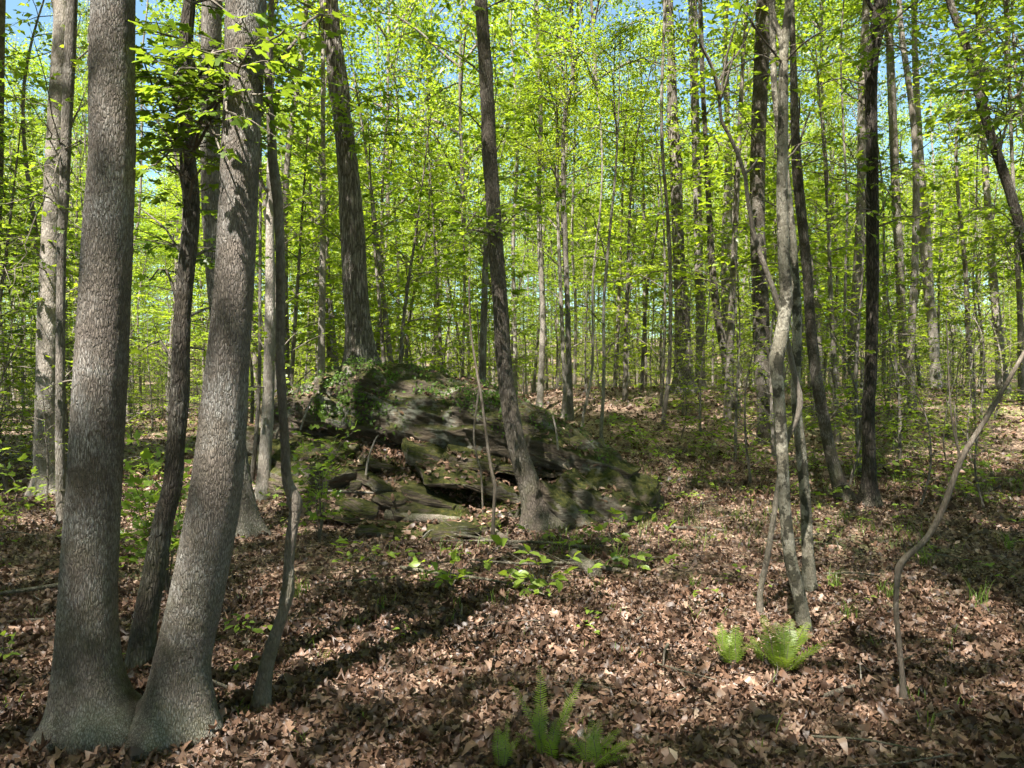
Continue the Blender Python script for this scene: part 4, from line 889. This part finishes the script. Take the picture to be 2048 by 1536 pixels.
fern('small sunlit fern clump, left one of the pair beside the lichened trunks', 1458, 1338, [(0, 95, 0, .95), (2, 80, -4, 1.0), (0, 150, 12, .9), (1, 190, 26, .75), (2, 30, 10, .9), (4, 10, 22, 1.0), (2, 265, 4, .7), (4, 170, 8, 1), (4, 60, 3, 1), (0, 110, 5, .8)], 1)
fern('wider green fern clump, right one of the pair at the foot of the lichened trunk', 1566, 1352, [(1, 100, 4, 1.0), (1, 60, 6, 1.0), (0, 140, 16, 1.0), (1, 175, 30, .95), (3, 20, 16, .85), (1, 0, 30, 1.05), (0, 330, 28, .9), (2, 260, 6, .9), (4, 290, 20, 1.1), (1, 35, 22, 1.1), (0, 200, 14, .9), (2, 90, -3, 1.15), (4, 235, 20, 1.1), (1, 85, 8, .9)], 2)
fern('little bluish fern sprig between the two fern clumps', 1528, 1330, [(4, 150, 10, 1.0), (4, 200, 18, .9), (4, 110, 2, .8)], 3)
fern('bright fern with upright fronds at the bottom edge, centre', 1095, 1545, [(0, 95, -6, .85), (0, 110, 2, .8), (5, 150, 16, .95), (5, 95, 4, 1.0), (5, 40, 14, .95), (2, 60, 5, .8), (4, 250, 10, 1), (4, 190, 20, 1)], 4, d=2.95)
fern('bright fern spreading sideways at the bottom edge right of the upright one', 1180, 1550, [(0, 105, -4, .8), (1, 10, 38, .8), (1, 30, 30, .75), (0, 350, 48, .85), (2, 80, 0, .75), (4, 220, 25, 1), (4, 150, 15, 1), (0, 60, 12, .8)], 5, d=2.9)
fern('narrow fern with two short fronds at the bottom edge, leftmost of the row', 1000, 1550, [(0, 90, -4, .7), (5, 80, 4, .55), (4, 130, 8, .9), (4, 30, 14, .8)], 6, d=2.9)

# ------------------------------------------------------------------ logs, sticks
def log(name, label, pts, mat, cat, seed=0, sides=14, group=None, cutend=False):
    g = G(pts[0][0], pts[0][1]); K = []
    for px, py, wd in pts:
        q = G(px, py); r = wd / 2 / F * q[1]; K.append([q[0], q[1], q[2] + r * .7 + .01, r])
    K = np.array(K); n = max(8, int(np.linalg.norm(K[-1, :3] - K[0, :3]) / .02)); n = min(n, 200); A = catmull(K, n)
    q = A[:, :3] * 5 + seed; A[:, :3] += np.stack([noise3(q), noise3(q + 7), noise3(q + 19)], -1) * .25 * A[:, 3:4].clip(.004)
    loc = K[0, :3].copy(); acc = Acc(); V, Q = tube(A[:, :3], A[:, 3].clip(.0015), sides, bark_disp(.1 * K[0, 3], 40, 1, .14, seed)); acc.add(V, Q)
    if sides > 8:
        for s_, idx in ((0, 0), (1, n - 1)):
            ring = V.reshape(n, sides, 3)[idx]; Vc = np.vstack([ring, ring.mean(0)[None]]); acc.add(Vc, np.array([[i, (i + 1) % sides, sides] for i in range(sides)]))
    o = link(name, acc.mesh(name, [mat], origin=loc), None, loc); o['label'] = label; o['category'] = cat
    if group: o['group'] = group
log('broken_log', 'short broken grey log with a dark hollow end, right of the central seedling', [(1148, 1120, 26), (1160, 1135, 28), (1192, 1160, 30)], B_WOOD, 'log', 1, 16)
log('fallen_branch', 'brown branch lying under the vine foot, pointing down right to the seedling', [(985, 1068, 14), (1010, 1085, 14), (1045, 1105, 12), (1100, 1125, 9)], B_TAN, 'branch', 2)
log('fallen_log', 'grey rotting log lying along the foot of the mossy ledges', [(770, 1040, 22), (840, 1048, 22), (905, 1050, 18), (960, 1052, 10)], B_WOOD, 'log', 3, 16)
log('fallen_stick', 'thin pale curved stick lying below the left ledge of the boulder', [(582, 972, 4), (640, 985, 5), (700, 988, 5), (760, 990, 4)], B_PALE, 'stick', 4, 7)
log('fallen_stick', 'pale stick lying right of the ferns before the bent sapling', [(1645, 1402, 9), (1680, 1392, 11), (1712, 1380, 8)], B_WOOD, 'stick', 5, 12)
log('fallen_stick', 'whitish forked stick lying just behind the foot of the bent sapling', [(1815, 1305, 5), (1840, 1290, 6), (1865, 1284, 4)], B_PALE, 'stick', 6, 7)
log('fallen_stick', 'long thin stick at the left edge level with the twin trunk base', [(-20, 1258, 8), (40, 1250, 10), (110, 1246, 9)], B_WOOD, 'stick', 7, 9)
log('fallen_stick', 'dark thin stick on the shaded rise right of the boulder end', [(1340, 1060, 7), (1400, 1062, 8), (1455, 1066, 5)], B_WOOD, 'stick', 8, 9)
log('fallen_stick', 'short stick in the litter on the bottom right', [(1870, 1445, 10), (1920, 1430, 11), (1960, 1432, 6)], B_WOOD, 'stick', 9, 9)
log('fallen_log', 'pale fallen trunk in the far left background beyond the pale tree', [(0, 905, 6), (60, 925, 7), (110, 940, 8)], B_WOOD, 'log', 10, 12)
rng = np.random.RandomState(33)
for i in range(95):
    y = rng.uniform(2.9, 10); x = rng.uniform(-.68, .68) * y; l = rng.uniform(.12, .5); az = rng.uniform(0, 6.28)
    px = [(x + math.cos(az) * l * t, y + math.sin(az) * l * t) for t in (0, .5, 1)]; K = np.array([[a_, b_, float(H(a_, b_)) + .03 + rng.uniform(0, .03)] for a_, b_ in px]); K[1] += rng.normal(0, .02, 3) + [0, 0, .015]
    A = catmull(K, 9); acc = Acc(); V, Q = tube(A, np.linspace(1, .4, 9) * rng.choice([.002, .003, .004, .006, .009]), 6); acc.add(V, Q)
    side = where(x, y)
    o = link('twig', acc.mesh('twig', [[B_WOOD, B_PALE, B_SAP][i % 3]], origin=K[0]), None, K[0]); o['label'] = ['weathered', 'pale', 'brown'][i % 3] + ' dead twig ' + side; o['category'] = 'twig'; o['group'] = ['weathered', 'pale', 'brown'][i % 3] + ' dead twigs ' + side
rng = np.random.RandomState(71)
for i in range(14):
    y = rng.uniform(4.2, 13); x = rng.uniform(-.66, .66) * y
    if -3.2 < x < 1.9 and y > 7.2: x = 2.2 + rng.rand() * 4
    l = rng.uniform(.5, 1.5); az = rng.uniform(-.9, .9) + (3.14 if rng.rand() < .5 else 0); r0 = rng.uniform(.008, .02)
    K = np.array([[x + math.cos(az) * l * t, y + math.sin(az) * l * t, 0] for t in (0, .3, .65, 1)]); K[1:, :2] += rng.normal(0, .04, (3, 2)); K[:, 2] = H(K[:, 0], K[:, 1]) + .02 + r0 + np.array([0, .02, .03, .0])
    A = catmull(K, 24); acc = Acc(); V, Q = tube(A, np.linspace(r0, r0 * .35, 24), 8, bark_disp(.002, 40, 2, .12, i)); acc.add(V, Q)
    for _ in range(3):
        k = rng.randint(6, 21); sd = np.array([math.cos(az + rng.choice([-1, 1]) * .8), math.sin(az + rng.choice([-1, 1]) * .8), rng.uniform(-.05, .5)]); V, Q = tube(catmull([A[k], A[k] + sd * .1, A[k] + sd * rng.uniform(.15, .4)], 6), np.linspace(r0 * .4, .0015, 6), 5); acc.add(V, Q)
    o = link('fallen_branch', acc.mesh('fallen_branch', [[B_WOOD, B_SAP, B_WOOD][i % 3]], origin=K[0]), None, K[0]); kd = ['weathered grey', 'brown', 'weathered grey'][i % 3]
    o['label'] = f'{kd} fallen branch {where(x, y)}'; o['category'] = 'branch'; o['group'] = f'{kd} fallen branches {where(x, y)}'
# upright bare shoots on the ledges
for i, (lab, path) in enumerate([('bare pale shoot standing before the left ledge', [(732, 950, 5), (736, 920, 4), (750, 880, 3), (757, 870, 2)]), ('bare pale twig leaning on the left end of the boulder', [(601, 860, 4), (612, 825, 4), (625, 795, 2)]),
                                 ('bare thin shoot rising on the left slope of the boulder', [(678, 858, 3), (690, 835, 3), (697, 820, 2)]), ('bare curved shoot on the right shoulder of the boulder', [(1116, 900, 4), (1112, 860, 4), (1105, 830, 3)])]):
    d = 9.0 if i < 3 else 8.9; K = np.array([[*P(a_, b_, d - (.5 if i == 0 else .6)), c_ / 2 / F * d] for a_, b_, c_ in path]); A = catmull(K, 14); acc = Acc(); V, Q = tube(A[:, :3], A[:, 3], 7); acc.add(V, Q)
    o = link('bare_shoot', acc.mesh('bare_shoot', [B_PALE], origin=K[0, :3]), None, K[0, :3]); o['label'] = lab; o['category'] = 'shoot'

# ------------------------------------------------------------------ background trees
hand_xy = np.array([[v[2][0], v[2][1]] for k, v in HT.items() if not k.startswith('sd')])
TRV = []
def far_trunk(seed, h, r, lean):
    rng = np.random.RandomState(seed); K = [[0, 0, -.3, r * 1.35], [0, 0, .15, r * 1.1]]
    x = y = 0
    for z in np.linspace(1.2, h, 8):
        x += rng.normal(0, .11) + lean * .25; y += rng.normal(0, .1); K.append([x, y, z, r * (1 - .72 * z / h)])
    A = catmull(np.array(K), 46); acc = Acc(); V, Q = tube(A[:, :3], A[:, 3], 9, bark_disp(.006, 20, 6, .07, seed)); acc.add(V, Q)
    for _ in range(rng.randint(2, 6)):
        i = rng.randint(14, 42); az = rng.uniform(0, 6.28); l = rng.uniform(.5, 1.8); o = A[i, :3]; e = o + np.array([math.cos(az) * l, math.sin(az) * l, l * rng.uniform(.2, .9)])
        V, Q = tube(catmull([o, (o + e) / 2 + rng.normal(0, .08, 3), e], 6), np.linspace(A[i, 3] * .3, .004, 6), 4); acc.add(V, Q)
    return acc, A
FT = []
for i in range(14):
    h = [15, 18, 20, 14, 16, 22, 13][i % 7]; r = [.034, .054, .082, .029, .043, .105, .027][i % 7]
    a, A = far_trunk(500 + i, h, r, [0, .3, -.3, .1, -.15, .05, 0][(i * 3) % 7]); FT.append((a, A, h, r))
FTM = [(a.mesh('trunk', [[B_FAR, B_PALE, B_PALE, B_MID][i % 4]]), A, h, r) for i, (a, A, h, r) in enumerate(FT)]
rng = np.random.RandomState(2024)
def clear(x, y, m=.9):
    if y < 11.5 and (abs(x) < .22 * y or x < -.1 * y and x > -.42 * y or x > .2 * y and x < .3 * y): return False
    if (np.hypot(hand_xy[:, 0] - x, hand_xy[:, 1] - y) < m).any(): return False
    if y < 13 and -4.2 < x < 3: return False
    return True
pts = []
def poisson(n, ymin, ymax, sep, xs=.80, power=1.6):
    out = []; k = 0
    while len(out) < n and k < n * 60:
        k += 1; y = (ymin ** power + rng.rand() * (ymax ** power - ymin ** power)) ** (1 / power); x = rng.uniform(-xs, xs) * (y + 2)
        if not clear(x, y): continue
        if any((a - x) ** 2 + (b - y) ** 2 < sep * sep for a, b in out): continue
        out.append((x, y))
    return out
gap = [((a - 1024) / F * b, b) for a, b in ((770, 25), (845, 29), (925, 23), (640, 27), (700, 33), (880, 36), (1130, 27), (1260, 30))]
for i, (x, y) in enumerate(gap + poisson(135, 14.0, 62, 1.2)):
    me, A, h, r = FTM[rng.randint(14)] if i >= 8 else FTM[[1, 4, 8, 0, 11, 2, 7, 3][i]]; sc = rng.uniform(.75, 1.15); z = float(H(x, y))
    vb = {'distant_bark': 'brown', 'pale_bark': 'pale', 'grey_bark': 'grey'}[me.materials[0].name]; big = 'stout' if r * sc > .085 else 'slim' if r * sc > .045 else 'very thin'
    T = thing('background_tree', (x, y, z), f'{big} {vb} tree {where(x, y)}', 'tree', f'{big} {vb} background trees {where(x, y)}')
    T.rotation_euler = (0, 0, rng.uniform(0, 6.28)); T.scale = (sc, sc, sc)
    link('trunk', me, T)
    if i < 8 or rng.rand() < .60 and not in_lane(x, y, 8, 18, 1.0):
        k = rng.randint(6); b = A[int(len(A) * (.52 if i >= 8 else .36)), :3]; s = rng.uniform(.5, .95) * (.7 + r * 3) if i >= 8 else 1.0
        for nm, m2 in (('branches', CANOPY[k][0]), ('crown', CANOPY[k][1])):
            o = link(nm, m2, T, b); o.scale = (s, s, (h - b[2]) / 9.0); 
low = []
while len(low) < 46:
    y = rng.uniform(8.5, 17); t = rng.uniform(.18, .68) if rng.rand() < .72 else rng.uniform(-.72, -.5)
    if clear(t * y, y, .5): low.append((t * y, y))
for i, (x, y) in enumerate(low):
    sc = rng.uniform(.42, .8); z = float(H(x, y)); k = [4, 6, 2][i % 3]; k = 6 if y < 12 else k
    T = thing('understory_sapling', (x, y, z), f'low airy leafy sapling {where(x, y)}', 'sapling', f'low saplings {where(x, y)}')
    T.rotation_euler = (0, 0, rng.uniform(0, 6.28)); T.scale = (sc, sc, sc); link('trunk', UNDER[k][0], T); link('branches', UNDER[k][1], T); link('crown', UNDER[k][2], T)
forced = [((a - 1024) / F * b, b) for a, b in ((800, 17.5), (745, 21), (890, 20), (660, 19), (960, 24), (1250, 19), (1290, 26))]
for i, (x, y) in enumerate(forced + poisson(250, 9.0, 52, 1.15, .82, 1.5)):
    if i >= 7 and y < 24 and in_lane(x, y, 2.0, 9, 0.65): continue
    k = [8, 9][i % 2] if i < 7 else rng.randint(10) if y > 15 else [2, 4, 6, 5, 7][rng.randint(5)]; sc = rng.uniform(.75, 1.25); z = float(H(x, y))
    hh = [6.5, 7.5, 5.0, 8.0, 4.2, 6.0, 3.0, 9.5, 11, 12.5][k] * sc; hw = 'low bushy' if hh < 5 else 'mid-height leafy' if hh < 8.5 else 'tall leafy'
    T = thing('understory_tree', (x, y, z), f'{hw} understory tree {where(x, y)}', 'small tree', f'{hw} understory trees {where(x, y)}')
    T.rotation_euler = (rng.normal(0, .04), rng.normal(0, .04), rng.uniform(0, 6.28)); T.scale = (sc, sc, sc * rng.uniform(.85, 1.15))
    link('trunk', UNDER[k][0], T); link('branches', UNDER[k][1], T); link('crown', UNDER[k][2], T)

# ------------------------------------------------------------------ far wood and the unseen shading wood round and behind the camera (uncountable masses)
vc = bpy.data.collections.new('wood_variants')
def variant(name, canopy=None, under=None, ft=None, s=1.0):
    meshes = []
    if ft is not None:
        me, A, h, r = FTM[ft]; meshes.append((me, Matrix.Identity(4)))
        b = Vector(A[int(len(A) * .50), :3].tolist()); M = Matrix.Translation(b) @ Matrix.Diagonal((s, s, (h - b.z) / 9.0, 1))
        src = DENSE[canopy - 10] if canopy >= 10 else CANOPY[canopy]; meshes += [(src[0], M), (src[1], M)]
    if under is not None: meshes += [(m, Matrix.Identity(4)) for m in UNDER[under]]
    import bmesh
    obs = []
    mats = []; Vs = []; Ts = []; var = []; mi = []; off = 0; Qs = []; vq = []; mq = []
    for me, M in meshes:
        n = len(me.vertices); co = np.empty(n * 3, np.float32); me.vertices.foreach_get('co', co); co = co.reshape(-1, 3)
        Mn = np.array(M); co = co @ Mn[:3, :3].T + Mn[:3, 3]
        nf = len(me.polygons); lt = np.empty(nf, np.int32); me.polygons.foreach_get('loop_total', lt); vi = np.empty(lt.sum(), np.int32); me.loops.foreach_get('vertex_index', vi)
        vv = np.empty(nf, np.float32); me.attributes['var'].data.foreach_get('value', vv)
        m0 = me.materials[0]
        if m0 not in mats: mats.append(m0)
        q = mats.index(m0); k = int(lt[0])
        f = vi.reshape(-1, k) + off
        if k == 3: Ts.append(f); var.append(vv); mi.append(np.full(nf, q))
        else: Qs.append(f); vq.append(vv); mq.append(np.full(nf, q))
        Vs.append(co); off += n
    me = mk_mesh(name, np.concatenate(Vs), [np.concatenate(Ts), np.concatenate(Qs)], mats, np.concatenate(var + vq), True, np.concatenate(mi + mq))
    o = bpy.data.objects.new(name, me); vc.objects.link(o)
for i, (c_, f_, s_) in enumerate([(0, 1, 1.0), (1, 2, 1.15), (3, 5, 1.3), (4, 8, .9)]): variant('a_tall_tree_%d' % i, c_, None, f_, s_)
for i, (c_, f_, s_) in enumerate([(10, 1, 1.0), (11, 2, 1.15), (12, 5, 1.2)]): variant('c_dense_tree_%d' % i, c_, None, f_, s_)
for i, u_ in enumerate([0, 3, 8, 9]): variant('b_low_tree_%d' % i, under=u_)
for i, u_ in enumerate([6, 4, 2]):
    variant('d_shrub_%d' % i, under=u_)
def scatter(name, label, P3, idx, rz, sc):
    me = bpy.data.meshes.new(name); me.vertices.add(len(P3)); me.vertices.foreach_set('co', np.asarray(P3, np.float32).ravel())
    for nm, ty, dat in (('idx', 'INT', idx), ('rz', 'FLOAT', rz), ('sc', 'FLOAT', sc)):
        a = me.attributes.new(nm, ty, 'POINT'); a.data.foreach_set('value', np.asarray(dat, np.int32 if ty == 'INT' else np.float32))
    o = link(name, me); o['kind'] = 'stuff'; o['label'] = label
    ng = bpy.data.node_groups.new(name, 'GeometryNodeTree'); ng.interface.new_socket('Geometry', in_out='INPUT', socket_type='NodeSocketGeometry'); ng.interface.new_socket('Geometry', in_out='OUTPUT', socket_type='NodeSocketGeometry')
    N = ng.nodes; Lk = ng.links; gi = N.new('NodeGroupInput'); go = N.new('NodeGroupOutput'); ip = N.new('GeometryNodeInstanceOnPoints'); ci = N.new('GeometryNodeCollectionInfo'); ci.inputs['Collection'].default_value = vc
    ci.inputs['Separate Children'].default_value = True; ci.inputs['Reset Children'].default_value = True
    mp = N.new('GeometryNodeMeshToPoints'); Lk.new(gi.outputs[0], mp.inputs[0]); Lk.new(mp.outputs[0], ip.inputs['Points']); Lk.new(ci.outputs[0], ip.inputs['Instance']); ip.inputs['Pick Instance'].default_value = True
    def at(nm, ty):
        n = N.new('GeometryNodeInputNamedAttribute'); n.data_type = ty; n.inputs[0].default_value = nm; return n.outputs[0]
    Lk.new(at('idx', 'INT'), ip.inputs['Instance Index']); cx = N.new('ShaderNodeCombineXYZ'); Lk.new(at('rz', 'FLOAT'), cx.inputs[2]); Lk.new(cx.outputs[0], ip.inputs['Rotation']); Lk.new(at('sc', 'FLOAT'), ip.inputs['Scale'])
    Lk.new(ip.outputs[0], go.inputs[0]); m = o.modifiers.new('scatter', 'NODES'); m.node_group = ng; return o
rng = np.random.RandomState(8)
# far wood: ahead, beyond the trees placed one by one
n = 720; y = rng.uniform(48, 115, n); x = rng.uniform(-.85, .85, n) * y; id_ = np.where(rng.rand(n) < .38, rng.randint(0, 4, n), rng.randint(4, 8, n)); sc = np.where(id_ < 4, rng.uniform(.8, 1.2, n), rng.uniform(1.0, 1.7, n))
scatter('far_wood', 'mass of far spring-green trees closing the view', np.stack([x, y, H(x, y) - .1], -1), id_, rng.uniform(0, 6.28, n), sc)
n = 250; y = rng.uniform(13.5, 58, n); x = rng.uniform(-.80, .85, n) * y; ok = np.array([clear(a, b, .5) for a, b in zip(x, y)]) & ((y > 17) | (np.abs(x / y - .02) > .22)); x, y = x[ok], y[ok]; n = len(x)
scatter('undergrowth', 'low leafy undergrowth between the far trunks', np.stack([x, y, H(x, y) - .05], -1), rng.randint(11, 14, n), rng.uniform(0, 6.28, n), rng.uniform(.3, .75, n))
# unseen wood round and behind the camera, arranged to shade the ground in patches
X, Y_, I_, Sc = [], [], [], []
def behind_ok(x, y):
    return not (y > -2.0 and abs(x) < .80 * (y + 2.5) + 1.2)
rng = np.random.RandomState(25)
for (cnt, x0, x1, y0, y1, sep) in ((95, -21, 6, -20, 7, 1.6), (56, -36, 30, -32, 44, 3.0)):
    k = 0; n0 = len(X)
    while len(X) < n0 + cnt and k < 5000:
        k += 1; x_ = rng.uniform(x0, x1); y_ = rng.uniform(y0, y1)
        if not behind_ok(x_, y_) or math.hypot(x_, y_) < 2.6: continue
        if any((a - x_) ** 2 + (b - y_) ** 2 < sep ** 2 for a, b in zip(X, Y_)): continue
        lane = in_lane(x_, y_, 8.5, 20)
        if lane and rng.rand() < .992: continue
        X.append(x_); Y_.append(y_); I_.append(rng.randint(0, 4) if lane else rng.randint(8, 11) if rng.rand() < .8 else rng.randint(4, 8)); Sc.append(rng.uniform(.85, 1.15))
X, Y_ = np.array(X), np.array(Y_)
scatter('unseen_shade_wood', 'unseen wood beside and behind the view, thickened and cleared to shape the shade', np.stack([X, Y_, H(X, Y_) - .1], -1), I_, rng.uniform(0, 6.28, len(X)), Sc)
